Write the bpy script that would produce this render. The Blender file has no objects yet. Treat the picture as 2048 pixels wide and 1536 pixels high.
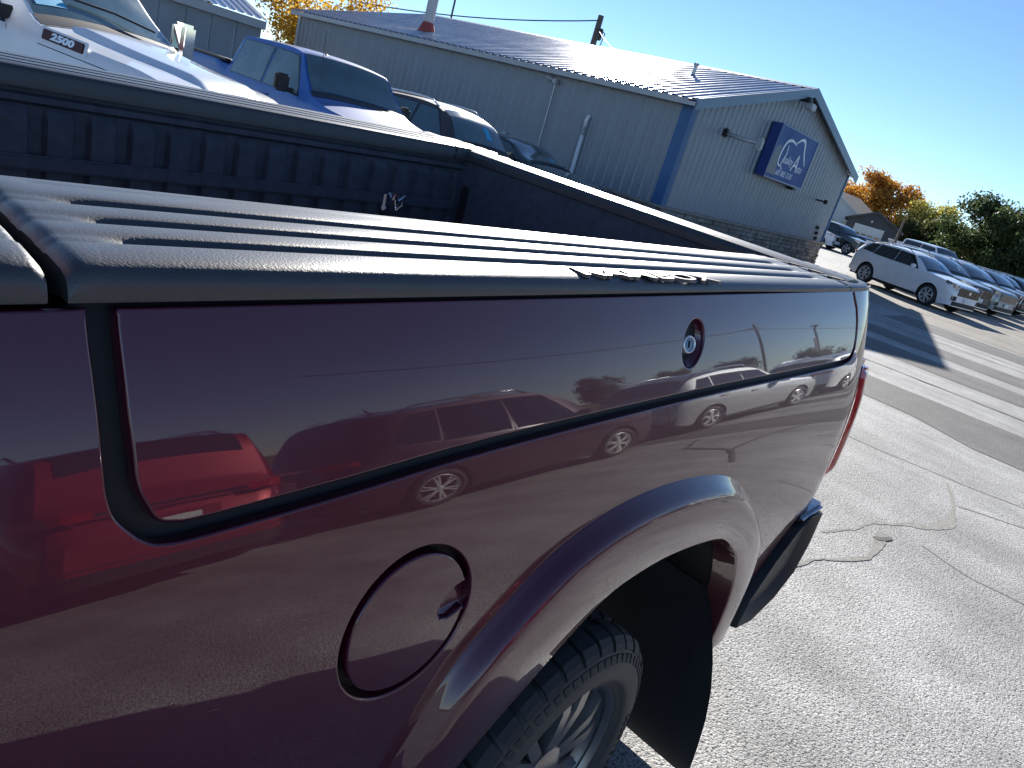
import bpy, bmesh, math, random
import numpy as np
from mathutils import Vector, Matrix, Quaternion
from mathutils.geometry import delaunay_2d_cdt
random.seed(7); np.random.seed(7)
R = math.radians
scene = bpy.context.scene
col = scene.collection

# ------------------------------------------------------------------ camera
cam_d = bpy.data.cameras.new('camera')
cam = bpy.data.objects.new('camera', cam_d); col.objects.link(cam)
cam_d.sensor_fit = 'HORIZONTAL'; cam_d.sensor_width = 36.0
cam_d.lens = 36.0 * 1455.417 / 2048.0
cam_d.clip_start = 0.05; cam_d.clip_end = 3000
rv = Vector((0.6527524375, -0.7071322469, 0.2718055200))
uv_ = Vector((0.0704848522, 0.4139179937, 0.9075812802))
fv = Vector((0.7542851854, 0.5732677210, -0.3200280912))
m4 = Matrix.Identity(4)
for i in range(3):
    m4[i][0] = rv[i]; m4[i][1] = uv_[i]; m4[i][2] = -fv[i]
m4.translation = Vector((-0.264, -0.669, 1.706))
cam.matrix_world = m4
scene.camera = cam

# ------------------------------------------------------------------ light
SUN_AZ, SUN_EL = 38.5, 22.3      # azimuth measured from +X towards +Y
wd = bpy.data.worlds.new('World'); scene.world = wd; wd.use_nodes = True
nt = wd.node_tree
sky = nt.nodes.new('ShaderNodeTexSky'); sky.sky_type = 'NISHITA'; sky.sun_disc = False
sky.sun_elevation = R(SUN_EL); sky.sun_rotation = R(90 - SUN_AZ)
sky.altitude = 500; sky.air_density = 0.75; sky.dust_density = 0.0; sky.ozone_density = 4.0
bg = nt.nodes['Background']; bg.inputs[1].default_value = 0.074
nt.links.new(sky.outputs[0], bg.inputs[0])
sd = bpy.data.lights.new('sun', 'SUN'); sd.energy = 5.0; sd.angle = R(0.53); sd.color = (1.0, 0.95, 0.87)
sun = bpy.data.objects.new('sun', sd); col.objects.link(sun)
sdir = Vector((math.cos(R(SUN_EL)) * math.cos(R(SUN_AZ)), math.cos(R(SUN_EL)) * math.sin(R(SUN_AZ)), math.sin(R(SUN_EL))))
sun.rotation_euler = sdir.to_track_quat('Z', 'Y').to_euler()
scene.view_settings.view_transform = 'Standard'; scene.view_settings.look = 'None'
scene.view_settings.exposure = 1.15; scene.view_settings.gamma = 1.0
scene.view_settings.use_curve_mapping = False
scene.render.engine = 'CYCLES'
try:
    scene.cycles.use_denoising = True
except Exception:
    pass
scene.cycles.max_bounces = 8
scene.cycles.sample_clamp_indirect = 6.0

# ------------------------------------------------------------------ helpers
def prop(o, label=None, cat=None, group=None, kind=None):
    if label: o['label'] = label
    if cat: o['category'] = cat
    if group: o['group'] = group
    if kind: o['kind'] = kind
    return o
def empty(name, loc=(0, 0, 0), rz=0.0, label=None, cat=None, group=None):
    o = bpy.data.objects.new(name, None); col.objects.link(o)
    o.location = loc; o.rotation_euler = (0, 0, rz); o.empty_display_size = 0.2
    return prop(o, label, cat, group)
def link(name, me, mat=None, parent=None):
    if mat is not None and len(me.materials) == 0: me.materials.append(mat)
    o = bpy.data.objects.new(name, me); col.objects.link(o)
    if parent is not None: o.parent = parent
    return o
def mk(name, vs, fs, mat=None, parent=None, smooth=False, normals=None):
    me = bpy.data.meshes.new(name)
    me.from_pydata([tuple(map(float, v)) for v in vs], [], [tuple(f) for f in fs])
    me.update()
    if smooth: me.polygons.foreach_set('use_smooth', [True] * len(me.polygons))
    if normals is not None:
        me.normals_split_custom_set_from_vertices([tuple(n) for n in normals])
    return link(name, me, mat, parent)
class MB:
    """collects simple shapes into one mesh"""
    def __init__(s): s.v = []; s.f = []
    def add(s, vs, fs):
        n = len(s.v); s.v += [tuple(v) for v in vs]; s.f += [tuple(i + n for i in f) for f in fs]; return s
    def box(s, x0, x1, y0, y1, z0, z1):
        return s.add([(x0, y0, z0), (x1, y0, z0), (x1, y1, z0), (x0, y1, z0), (x0, y0, z1), (x1, y0, z1), (x1, y1, z1), (x0, y1, z1)],
                     [(0, 3, 2, 1), (4, 5, 6, 7), (0, 1, 5, 4), (1, 2, 6, 5), (2, 3, 7, 6), (3, 0, 4, 7)])
    def bbox(s, x0, x1, y0, y1, z0, z1, b=0.01):
        bm = bmesh.new(); bmesh.ops.create_cube(bm, size=1)
        for v in bm.verts:
            v.co = Vector(((x0 + x1) / 2 + v.co.x * (x1 - x0), (y0 + y1) / 2 + v.co.y * (y1 - y0), (z0 + z1) / 2 + v.co.z * (z1 - z0)))
        bmesh.ops.bevel(bm, geom=bm.edges[:], offset=b, segments=2, affect='EDGES')
        bm.verts.index_update()
        s.add([v.co[:] for v in bm.verts], [[v.index for v in f.verts] for f in bm.faces]); bm.free(); return s
    def tube(s, pts, rad, n=8, cap=True):
        pts = [Vector(p) for p in pts]; rad = rad if hasattr(rad, '__len__') else [rad] * len(pts)
        base = len(s.v); up = None
        for i, p in enumerate(pts):
            a = pts[max(i - 1, 0)]; b = pts[min(i + 1, len(pts) - 1)]; d = (b - a).normalized()
            if up is None: up = d.orthogonal().normalized()
            up = (up - d * up.dot(d)).normalized(); w = d.cross(up)
            for k in range(n):
                t = 2 * math.pi * k / n; q = p + (up * math.cos(t) + w * math.sin(t)) * rad[i]; s.v.append(q[:])
        for i in range(len(pts) - 1):
            for k in range(n):
                a = base + i * n + k; b = base + i * n + (k + 1) % n; s.f.append((a, b, b + n, a + n))
        if cap:
            s.f.append(tuple(base + k for k in range(n - 1, -1, -1))); e = base + (len(pts) - 1) * n; s.f.append(tuple(e + k for k in range(n)))
        return s
    def lathe(s, prof, n=32, axis='y', c=(0, 0, 0)):
        # prof: (radius, offset along axis)
        base = len(s.v)
        for (r, h) in prof:
            for k in range(n):
                t = 2 * math.pi * k / n; a, b = r * math.cos(t), r * math.sin(t)
                p = (a, h, b) if axis == 'y' else ((a, b, h) if axis == 'z' else (h, a, b))
                s.v.append((p[0] + c[0], p[1] + c[1], p[2] + c[2]))
        for i in range(len(prof) - 1):
            for k in range(n):
                a = base + i * n + k; b = base + i * n + (k + 1) % n; s.f.append((a, b, b + n, a + n))
        return s
    def prism(s, poly, y0, y1, plane='xz'):
        n = len(poly); base = len(s.v)
        for y in (y0, y1):
            for (a, b) in poly:
                s.v.append((a, y, b) if plane == 'xz' else ((y, a, b) if plane == 'yz' else (a, b, y)))
        for k in range(n):
            j = (k + 1) % n; s.f.append((base + k, base + j, base + n + j, base + n + k))
        s.f.append(tuple(base + k for k in range(n - 1, -1, -1))); s.f.append(tuple(base + n + k for k in range(n)))
        return s
    def grid(s, P):
        P = [[tuple(p) for p in r] for r in P]; base = len(s.v); m = len(P[0])
        for r in P: s.v += r
        for i in range(len(P) - 1):
            for j in range(m - 1):
                a = base + i * m + j; s.f.append((a, a + 1, a + m + 1, a + m))
        return s
    def build(s, name, mat=None, parent=None, smooth=False, ang=None):
        o = mk(name, s.v, s.f, mat, parent, smooth)
        bm = bmesh.new(); bm.from_mesh(o.data); bmesh.ops.recalc_face_normals(bm, faces=bm.faces[:]); bm.to_mesh(o.data); bm.free()
        if ang is not None:
            o.data.polygons.foreach_set('use_smooth', [True] * len(o.data.polygons))
            o.data.set_sharp_from_angle(angle=R(ang))
        return o
def text_mesh(body, size, extrude, name, mat, parent, align='CENTER', bold=0.0, shear=0.0):
    cu = bpy.data.curves.new(name, 'FONT'); cu.body = body; cu.size = size; cu.extrude = extrude
    cu.align_x = align; cu.align_y = 'CENTER'; cu.offset = bold; cu.shear = shear; cu.resolution_u = 3
    t = bpy.data.objects.new('tmp', cu); col.objects.link(t)
    dg = bpy.context.evaluated_depsgraph_get(); me = bpy.data.meshes.new_from_object(t.evaluated_get(dg))
    bpy.data.objects.remove(t); bpy.data.curves.remove(cu); me.name = name
    me.materials.clear()
    return link(name, me, mat, parent)

# ------------------------------------------------------------------ materials
def mat(name, base=(0.5, 0.5, 0.5), rough=0.5, metal=0.0, spec=0.5, coat=0.0, coat_r=0.03, var=0.0, scale=5.0, bump=0.0, bscale=60.0, bdist=0.002,
        base2=None, emit=None, trans=0.0, ior=1.45, detail=4.0, rvar=0.0, alpha=1.0):
    m = bpy.data.materials.new(name); m.use_nodes = True; n = m.node_tree; b = n.nodes['Principled BSDF']
    b.inputs['Base Color'].default_value = (*base, 1); b.inputs['Roughness'].default_value = rough; b.inputs['Metallic'].default_value = metal
    b.inputs['Specular IOR Level'].default_value = spec; b.inputs['Coat Weight'].default_value = coat; b.inputs['Coat Roughness'].default_value = coat_r
    b.inputs['Transmission Weight'].default_value = trans; b.inputs['IOR'].default_value = ior
    tc = n.nodes.new('ShaderNodeTexCoord')
    if var > 0 or base2 is not None:
        nz = n.nodes.new('ShaderNodeTexNoise'); nz.inputs['Scale'].default_value = scale; nz.inputs['Detail'].default_value = detail
        n.links.new(tc.outputs['Object'], nz.inputs['Vector'])
        rp = n.nodes.new('ShaderNodeValToRGB'); n.links.new(nz.outputs['Fac'], rp.inputs['Fac'])
        c2 = base2 if base2 is not None else tuple(min(1, c * (1 + var)) for c in base)
        c1 = base if base2 is not None else tuple(c * (1 - var) for c in base)
        rp.color_ramp.elements[0].position = 0.3; rp.color_ramp.elements[1].position = 0.7
        rp.color_ramp.elements[0].color = (*c1, 1); rp.color_ramp.elements[1].color = (*c2, 1)
        n.links.new(rp.outputs['Color'], b.inputs['Base Color'])
        if rvar > 0:
            mp = n.nodes.new('ShaderNodeMapRange'); mp.inputs['To Min'].default_value = rough - rvar; mp.inputs['To Max'].default_value = rough + rvar
            n.links.new(nz.outputs['Fac'], mp.inputs['Value']); n.links.new(mp.outputs[0], b.inputs['Roughness'])
    if bump > 0:
        nb = n.nodes.new('ShaderNodeTexNoise'); nb.inputs['Scale'].default_value = bscale; nb.inputs['Detail'].default_value = 3.0
        n.links.new(tc.outputs['Object'], nb.inputs['Vector'])
        bp = n.nodes.new('ShaderNodeBump'); bp.inputs['Strength'].default_value = bump; bp.inputs['Distance'].default_value = bdist
        n.links.new(nb.outputs['Fac'], bp.inputs['Height']); n.links.new(bp.outputs['Normal'], b.inputs['Normal'])
    if emit:
        b.inputs['Emission Color'].default_value = (*emit[0], 1); b.inputs['Emission Strength'].default_value = emit[1]
    return m
_paint = {}
def paint(c, metal=0.35, rough=0.35, name='paint', coat=1.0):
    k = (c, metal, rough)
    if k not in _paint:
        _paint[k] = mat(name, c, rough, metal, 0.5, coat, 0.02, var=0.05, scale=3.0)
    return _paint[k]
M = {}
M['maroon'] = mat('maroon_paint', (0.074, 0.002, 0.017), 0.42, 0.25, 0.5, 1.0, 0.014, var=0.08, scale=400, bump=0.05, bscale=7.0, bdist=0.003)
M['maroon'].node_tree.nodes['Principled BSDF'].inputs['Coat IOR'].default_value = 1.58
M['liner'] = mat('bed_liner', (0.060, 0.070, 0.092), 0.62, var=0.2, scale=30, bump=0.5, bscale=350, bdist=0.001)
M['cap'] = mat('textured_cap', (0.036, 0.038, 0.043), 0.40, 0, 0.9, var=0.12, scale=20, bump=0.6, bscale=330, bdist=0.0008)
M['blackgap'] = mat('black_seal_and_gap', (0.008, 0.009, 0.011), 0.6, bump=0.1, bscale=40)
M['tyre'] = mat('tyre_rubber', (0.032, 0.032, 0.034), 0.68, var=0.25, scale=14, bump=0.25, bscale=160, bdist=0.0008)
M['tyre_wall'] = mat('tyre_sidewall', (0.038, 0.037, 0.036), 0.6, base2=(0.07, 0.066, 0.06), scale=5, bump=0.15, bscale=120)
M['well'] = mat('wheel_well_liner', (0.012, 0.013, 0.015), 0.8, var=0.4, scale=8, bump=0.3, bscale=40)
M['rim'] = mat('grey_alloy', (0.28, 0.27, 0.26), 0.32, 0.8, var=0.1, scale=20)
M['alloy'] = mat('bright_alloy', (0.80, 0.80, 0.80), 0.25, 0.6, var=0.05, scale=10)
M['chrome'] = mat('chrome', (0.75, 0.76, 0.78), 0.07, 1.0, var=0.03, scale=8)
M['darkchrome'] = mat('dark_chrome', (0.25, 0.26, 0.28), 0.12, 0.9, var=0.05, scale=8)
M['plastic'] = mat('black_plastic', (0.018, 0.018, 0.020), 0.5, var=0.2, scale=12, bump=0.12, bscale=200, bdist=0.0006)
M['gloss_black'] = mat('gloss_black', (0.010, 0.010, 0.012), 0.12, coat=0.6, var=0.1, scale=10)
M['glass'] = mat('tinted_car_glass', (0.012, 0.018, 0.020), 0.02, 0, 0.8, 1.0, 0.01, var=0.3, scale=2)
M['glass2'] = mat('dusty_car_glass', (0.035, 0.07, 0.08), 0.14, 0, 0.9, 0.6, 0.05, base2=(0.07, 0.12, 0.13), scale=3, rvar=0.06)
M['redlens'] = mat('red_lamp_lens', (0.42, 0.008, 0.012), 0.12, 0, 0.6, 1.0, 0.02, var=0.25, scale=40)
M['lamp'] = mat('headlamp_lens', (0.45, 0.47, 0.50), 0.08, 0.5, 0.8, 1.0, 0.01, base2=(0.12, 0.13, 0.14), scale=14)
M['white'] = mat('white_plate', (0.78, 0.78, 0.76), 0.5, var=0.04, scale=20)
M['bluetag'] = mat('blue_paper_tag', (0.04, 0.40, 0.66), 0.6, var=0.06, scale=18)
M['ink'] = mat('dark_ink', (0.01, 0.015, 0.03), 0.6, var=0.1, scale=18)
M['silver'] = mat('silver_letter', (0.68, 0.70, 0.74), 0.3, 0.6, var=0.04, scale=30)
M['maroon_badge'] = mat('dark_red_badge', (0.07, 0.012, 0.016), 0.35, var=0.2, scale=30)
M['seat'] = mat('grey_seat_fabric', (0.10, 0.10, 0.11), 0.9, var=0.2, scale=20)
# ------------------------------------------------------------------ ground
def asphalt(name, c1, c2, agg=0.5, bump=0.8, streak=True):
    m = bpy.data.materials.new(name); m.use_nodes = True; n = m.node_tree; b = n.nodes['Principled BSDF']
    L = n.links.new; N = n.nodes.new
    tc = N('ShaderNodeTexCoord')
    big = N('ShaderNodeTexNoise'); big.inputs['Scale'].default_value = 0.45; big.inputs['Detail'].default_value = 6; L(tc.outputs['Object'], big.inputs['Vector'])
    mp = N('ShaderNodeMapping'); mp.inputs['Scale'].default_value = (2.2, 0.16, 1); L(tc.outputs['Object'], mp.inputs['Vector'])
    st = N('ShaderNodeTexNoise'); st.inputs['Scale'].default_value = 1.0; st.inputs['Detail'].default_value = 5; L(mp.outputs[0], st.inputs['Vector'])
    mix = N('ShaderNodeMath'); mix.operation = 'ADD'; L(big.outputs['Fac'], mix.inputs[0]); L(st.outputs['Fac'], mix.inputs[1])
    hf = N('ShaderNodeMath'); hf.operation = 'MULTIPLY'; hf.inputs[1].default_value = 0.5; L(mix.outputs[0], hf.inputs[0])
    rp = N('ShaderNodeValToRGB'); rp.color_ramp.elements[0].position = 0.36; rp.color_ramp.elements[1].position = 0.64
    rp.color_ramp.elements[0].color = (*c1, 1); rp.color_ramp.elements[1].color = (*c2, 1); L(hf.outputs[0], rp.inputs['Fac'])
    vo = N('ShaderNodeTexVoronoi'); vo.inputs['Scale'].default_value = 120; L(tc.outputs['Object'], vo.inputs['Vector'])
    sep = N('ShaderNodeSeparateColor'); L(vo.outputs['Color'], sep.inputs[0])
    mr = N('ShaderNodeMapRange'); mr.inputs['To Min'].default_value = 1.0 - agg; mr.inputs['To Max'].default_value = 1.0 + agg; L(sep.outputs[0], mr.inputs['Value'])
    # pits between stones, their shade put into the colour as well
    pit = N('ShaderNodeTexNoise'); pit.inputs['Scale'].default_value = 80; pit.inputs['Detail'].default_value = 2; L(tc.outputs['Object'], pit.inputs['Vector'])
    pr = N('ShaderNodeValToRGB'); pr.color_ramp.elements[0].position = 0.34; pr.color_ramp.elements[1].position = 0.46
    pr.color_ramp.elements[0].color = (0.35, 0.35, 0.36, 1); pr.color_ramp.elements[1].color = (1, 1, 1, 1); L(pit.outputs['Fac'], pr.inputs['Fac'])
    v1 = N('ShaderNodeVectorMath'); v1.operation = 'SCALE'; L(rp.outputs['Color'], v1.inputs[0]); L(mr.outputs[0], v1.inputs['Scale'])
    v2 = N('ShaderNodeVectorMath'); v2.operation = 'MULTIPLY'; L(v1.outputs[0], v2.inputs[0]); L(pr.outputs['Color'], v2.inputs[1])
    bl = N('ShaderNodeTexNoise'); bl.inputs['Scale'].default_value = 1.7; bl.inputs['Detail'].default_value = 7; bl.inputs['Roughness'].default_value = 0.65; L(tc.outputs['Object'], bl.inputs['Vector'])
    br = N('ShaderNodeMapRange'); br.inputs['From Min'].default_value = 0.32; br.inputs['From Max'].default_value = 0.68; br.inputs['To Min'].default_value = 0.74; br.inputs['To Max'].default_value = 1.12; L(bl.outputs['Fac'], br.inputs['Value'])
    v3 = N('ShaderNodeVectorMath'); v3.operation = 'SCALE'; L(v2.outputs[0], v3.inputs[0]); L(br.outputs[0], v3.inputs['Scale'])
    L(v3.outputs[0], b.inputs['Base Color'])
    b.inputs['Roughness'].default_value = 0.72; b.inputs['Specular IOR Level'].default_value = 0.4
    hs = N('ShaderNodeMath'); hs.operation = 'MULTIPLY_ADD'; L(vo.outputs['Distance'], hs.inputs[0]); hs.inputs[1].default_value = -0.7; L(pr.outputs['Color'], hs.inputs[2])
    bp = N('ShaderNodeBump'); bp.inputs['Strength'].default_value = bump; bp.inputs['Distance'].default_value = 0.006; L(hs.outputs[0], bp.inputs['Height'])
    L(bp.outputs['Normal'], b.inputs['Normal'])
    return m
M['lot'] = asphalt('weathered_asphalt', (0.275, 0.27, 0.26), (0.45, 0.445, 0.43), 0.30, 0.65)
M['strip'] = asphalt('newer_asphalt', (0.115, 0.110, 0.105), (0.175, 0.170, 0.162), 0.35, 0.7)
M['sandy'] = asphalt('sandy_asphalt', (0.24, 0.215, 0.18), (0.36, 0.33, 0.285), 0.25, 0.5)
M['crack'] = mat('crack_filler', (0.085, 0.08, 0.075), 0.8, var=0.4, scale=30, bump=0.5, bscale=120)
M['crackpale'] = mat('crumbled_asphalt', (0.34, 0.325, 0.30), 0.95, base2=(0.21, 0.20, 0.18), scale=25, bump=0.8, bscale=140, bdist=0.004)
M['crackline'] = mat('dirty_joint', (0.19, 0.185, 0.175), 0.9, base2=(0.27, 0.265, 0.25), scale=9)
M['grass'] = mat('dry_lawn', (0.09, 0.10, 0.03), 0.95, base2=(0.16, 0.14, 0.06), scale=0.6, bump=0.6, bscale=30, bdist=0.03)
S = 600
g = mk('ground', [(-S, -S, -0.012), (S, -S, -0.012), (S, S, -0.012), (-S, S, -0.012)], [(0, 1, 2, 3)], M['grass']); prop(g, kind='structure')
lot = mk('parking_lot', [(-40, -45, 0), (78, -45, 0), (78, 34, 0), (-40, 34, 0)], [(0, 1, 2, 3)], M['lot']); prop(lot, kind='structure')
def sheet(name, pts, z, m):
    o = mk(name, [(x, y, z) for x, y in pts], [tuple(range(len(pts)))], m); prop(o, kind='structure'); return o
rj = random.Random(3)
def band(x0, x1, y0, y1, z, m, step=None, wob=0.05):
    a = []; ys = np.arange(y0, y1 + 0.01, 0.7)
    lo = [(x0 + rj.uniform(-wob, wob) + (step[1] if step and y < step[0] else 0), y) for y in ys]
    hi = [(x1 + rj.uniform(-wob, wob), y) for y in ys]
    vs = [(x, y, z) for x, y in lo] + [(x, y, z) for x, y in hi]; n = len(ys)
    o = mk('asphalt_strip', vs, [(i, i + 1, n + i + 1, n + i) for i in range(n - 1)], m); prop(o, kind='structure'); return o
band(8.78, 10.2, -14, 9.0, 0.004, M['strip'], (0.0, -0.42), 0.04)
band(12.7, 14.1, -14, 9.0, 0.004, M['strip'], None, 0.06)
band(15.0, 16.4, -14, 9.2, 0.004, M['strip'], None, 0.06)
band(19.2, 21.4, -20, 4.2, 0.004, M['strip'], None, 0.08)
band(21.7, 77.0, -30, 9.0, 0.004, M['sandy'], None, 0.15)
def ribbon(name, pts, w, z, m, jit=0.012):
    pts = [Vector((x, y, 0)) for x, y in pts]; dense = []
    for a, b in zip(pts[:-1], pts[1:]):
        k = max(2, int((b - a).length / 0.035))
        for i in range(k): dense.append(a.lerp(b, i / k))
    dense.append(pts[-1]); vs = []; rr = np.random.RandomState(len(dense)); nd = len(dense)
    ker = np.ones(5) / 5; n1 = np.convolve(rr.uniform(-1, 1, nd + 8), ker, 'same')[4:-4] * 1.8 + rr.uniform(-.25, .25, nd); n2 = np.convolve(rr.uniform(-1, 1, nd + 8), ker, 'same')[4:-4] * 1.8 + rr.uniform(-.2, .2, nd)
    for i, p in enumerate(dense):
        a = dense[max(0, i - 1)]; b = dense[min(len(dense) - 1, i + 1)]; d = (b - a).normalized(); nrm = Vector((-d.y, d.x, 0))
        ww = (w(i / (len(dense) - 1)) if callable(w) else w) * (0.9 + 0.4 * n1[i]); p = p + nrm * jit * n2[i]
        vs += [(p + nrm * ww / 2 + Vector((0, 0, z)))[:], (p - nrm * ww / 2 + Vector((0, 0, z)))[:]]
    o = mk(name, vs, [(2 * i, 2 * i + 1, 2 * i + 3, 2 * i + 2) for i in range(len(dense) - 1)], m); prop(o, kind='structure'); return o
ribbon('pavement_crack', [(6.62, 2.5), (6.65, 0.69), (6.70, 0.3), (6.78, 0.0), (6.82, -0.25), (6.95, -0.6), (7.1, -1.6)], 0.03, 0.002, M['crackline'], 0.006)
ribbon('pavement_crack', [(6.10, -0.27), (6.2, -0.42), (6.37, -0.7), (6.5, -1.3)], 0.03, 0.002, M['crackline'], 0.006)
ribbon('pavement_crack', [(4.2, 0.16), (4.5, 0.06), (4.78, 0.02), (5.09, -0.12), (5.3, -0.27), (5.6, -0.31), (5.86, -0.28), (6.22, -0.22), (6.6, -0.1)], lambda t: 0.025 + 0.075 * math.exp(-((t - 0.55) / 0.14) ** 2), 0.002, M['crackpale'])
ribbon('pavement_crack', [(3.4, 0.16), (3.6, 0.08), (3.8, 0.03), (4.0, -0.06), (4.2, -0.12), (4.4, -0.12), (4.62, -0.09), (4.72, -0.1)], lambda t: 0.02 + 0.085 * t * t, 0.003, M['crackpale'])
ribbon('pavement_crack', [(4.55, -0.06), (4.62, -0.10), (4.70, -0.13)], 0.04, 0.005, M['crack'])
ribbon('pavement_crack', [(4.85, -0.28), (4.78, -0.45), (4.74, -0.62), (4.8, -1.0)], 0.014, 0.002, M['crackline'])
ribbon('pavement_crack', [(7.05, -0.60), (7.0, -0.72), (7.1, -0.9)], 0.03, 0.009, M['crack'])
for (x, y0, y1) in ((11.4, -8, 6), (17.6, -9, 6), (18.4, -9, 6), (24.0, -6, 8.5)):
    ribbon('pavement_crack', [(x, y0), (x + 0.15, (y0 + y1) / 2), (x - 0.1, y1)], 0.07, 0.009, M['crackline'], 0.02)
for pts in (((5.5, -1.8), (6.4, -2.3), (7.0, -3.2), (8.0, -3.6)), ((6.4, -2.3), (7.6, -2.4), (8.6, -2.1))):
    ribbon('pavement_crack', pts, 0.05, 0.009, M['crack'], 0.02)
# ------------------------------------------------------------------ metal building
M['wall_metal'] = mat('grey_blue_siding', (0.25, 0.275, 0.305), 0.40, 0.2, 0.5, var=0.11, scale=0.8, rvar=0.05)
M['roof_metal'] = mat('galvalume_roof', (0.55, 0.55, 0.58), 0.27, 0.8, var=0.1, scale=1.2, rvar=0.08)
M['blue_trim'] = mat('blue_trim', (0.035, 0.115, 0.26), 0.4, 0.1, var=0.05, scale=2)
M['grey_trim'] = mat('grey_trim', (0.40, 0.41, 0.42), 0.4, 0.2, var=0.05, scale=2)
M['sky_trim'] = mat('slate_rake_trim', (0.16, 0.24, 0.31), 0.4, 0.2, var=0.05, scale=2)
M['stone'] = [mat('ledge_stone', c, 0.85, var=0.25, scale=9, bump=0.6, bscale=40, bdist=0.006) for c in ((0.20, 0.175, 0.15), (0.26, 0.23, 0.20), (0.16, 0.145, 0.13), (0.22, 0.205, 0.195))]
M['mortar'] = mat('mortar', (0.14, 0.13, 0.12), 0.95, var=0.2, scale=12)
M['pvc'] = mat('white_pipe', (0.72, 0.72, 0.72), 0.4, var=0.03, scale=6)
M['galv'] = mat('galvanised', (0.45, 0.46, 0.47), 0.4, 0.7, var=0.1, scale=10)
M['redboot'] = mat('red_roof_boot', (0.26, 0.05, 0.045), 0.6, var=0.15, scale=8)
X0, X1, Y0, Y1, ZE, ZR = 17.5, 30.6, 9.77, 28.6, 3.66, 5.38
XM = (X0 + X1) / 2
bld = empty('metal_building', (0, 0, 0), 0, 'long grey-blue ribbed metal building with a pale metal gable roof and a sign', 'building')
core = MB(); core.box(X0 + 0.06, X1 - 0.06, Y0 + 0.06, Y1 - 0.06, 0, ZE)
core.prism([(X0 + 0.06, ZE - 0.002), (X1 - 0.06, ZE - 0.002), (XM, ZR - 0.05)], Y0 + 0.06, Y1 - 0.06)
core.build('inner_wall', M['wall_metal'], bld)
def rib_prof(w, pitch=0.305, h=0.028):
    # list of (u, out) over panel width
    p = []; u = 0.0
    n = int(round(w / pitch)); pitch = w / n
    for i in range(n):
        a = i * pitch
        p += [(a, 0), (a + pitch * 0.36, 0), (a + pitch * 0.45, h), (a + pitch * 0.63, h), (a + pitch * 0.72, 0)]
    p.append((w, 0)); return p
PW = 0.915
# long wall facing -X
NB = 0.88
nl = int((Y1 - Y0 - 0.6) / PW); pw = (Y1 - Y0 - 0.36) / nl
pr = rib_prof(pw)
shared = None
for i in range(nl):
    y = Y0 + 0.30 + i * pw
    if shared is None:
        P = [[(-o, u, z) for (u, o) in pr] for z in (NB, ZE - 0.02)]
        b = MB(); b.grid(P); o = b.build('siding_panel', M['wall_metal'], bld); shared = o.data
        o.location = (X0 + 0.02, y, 0)
    else:
        o = link('siding_panel', shared, None, bld); o.location = (X0 + 0.02, y, 0)
# gable wall facing -Y
ng = 14; gw = (X1 - X0 - 0.3) / ng; prg = rib_prof(gw)
def roofz(x): return ZE + (ZR - ZE) * (1 - abs(x - XM) / (XM - X0))
for i in range(ng):
    xa = X0 + 0.24 + i * gw
    top = [roofz(min(max(xa + u, X0), X1)) - 0.04 for u, o in prg]
    P = [[(u, -o, NB) for u, o in prg], [(u, -o, t) for (u, o), t in zip(prg, top)]]
    b = MB(); b.grid(P); o = b.build('siding_panel', M['wall_metal'], bld); o.location = (xa, Y0 + 0.02, 0)
# roof panels, both slopes
nr = 21; rw = (Y1 - Y0 + 0.5) / nr; prr = rib_prof(rw, 0.3, 0.04)
for side in (0, 1):
    sh = None
    for i in range(nr):
        if sh is None:
            xe = X0 - 0.28 if side == 0 else X1 + 0.28
            sl = (ZR - ZE) / (XM - X0); ze = ZE - 0.28 * sl
            rows = []
            for t in np.linspace(0, 1, 5):
                rows.append([(xe + (XM - xe) * t, u, ze + (ZR - ze) * t + 0.03 + o) for u, o in prr])
            b = MB(); b.grid(rows); o = b.build('roof_panel', M['roof_metal'], bld); sh = o.data; o.location = (0, Y0 - 0.25, 0)
        else:
            o = link('roof_panel', sh, None, bld); o.location = (0, Y0 - 0.25 + i * rw, 0)
MB().prism([(XM - 0.25, ZR + 0.0), (XM, ZR + 0.085), (XM + 0.25, ZR), (XM, ZR + 0.06)], Y0 - 0.26, Y1 + 0.26).build('ridge_cap', M['grey_trim'], bld)
sl = (ZR - ZE) / (XM - X0)
MB().box(X0 - 0.30, X0 - 0.18, Y0 - 0.2, Y1 + 0.25, ZE - 0.20, ZE - 0.055).build('eave_gutter', M['grey_trim'], bld)
for sgn, xe in ((-1, X0 - 0.30), (1, X1 + 0.30)):
    zz = ZE - 0.30 * sl
    MB().prism([(xe, zz - 0.20), (XM, ZR - 0.20), (XM, ZR + 0.075), (xe, zz + 0.075)], Y0 - 0.275, Y0 - 0.235).build('rake_trim', M['sky_trim'], bld)
    MB().prism([(xe, zz - 0.02), (XM, ZR - 0.02), (XM, ZR + 0.015), (xe, zz + 0.015)], Y0 - 0.234, Y0 + 0.03).build('soffit', M['sky_trim'], bld)
MB().box(X0 - 0.025, X0 + 0.02, Y0 - 0.03, Y0 + 0.30, NB, ZE - 0.03).box(X0 - 0.02, X0 + 0.24, Y0 - 0.035, Y0 + 0.02, NB, ZE - 0.02).build('corner_trim', M['blue_trim'], bld)
MB().box(X1 - 0.10, X1 + 0.02, Y0 - 0.035, Y0 + 0.05, NB, ZE - 0.05).build('corner_trim', M['blue_trim'], bld)
MB().box(X0 - 0.05, X0 + 0.06, Y1 - 0.14, Y1 + 0.04, 0, ZE - 0.03).build('corner_trim', M['grey_trim'], bld)
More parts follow.
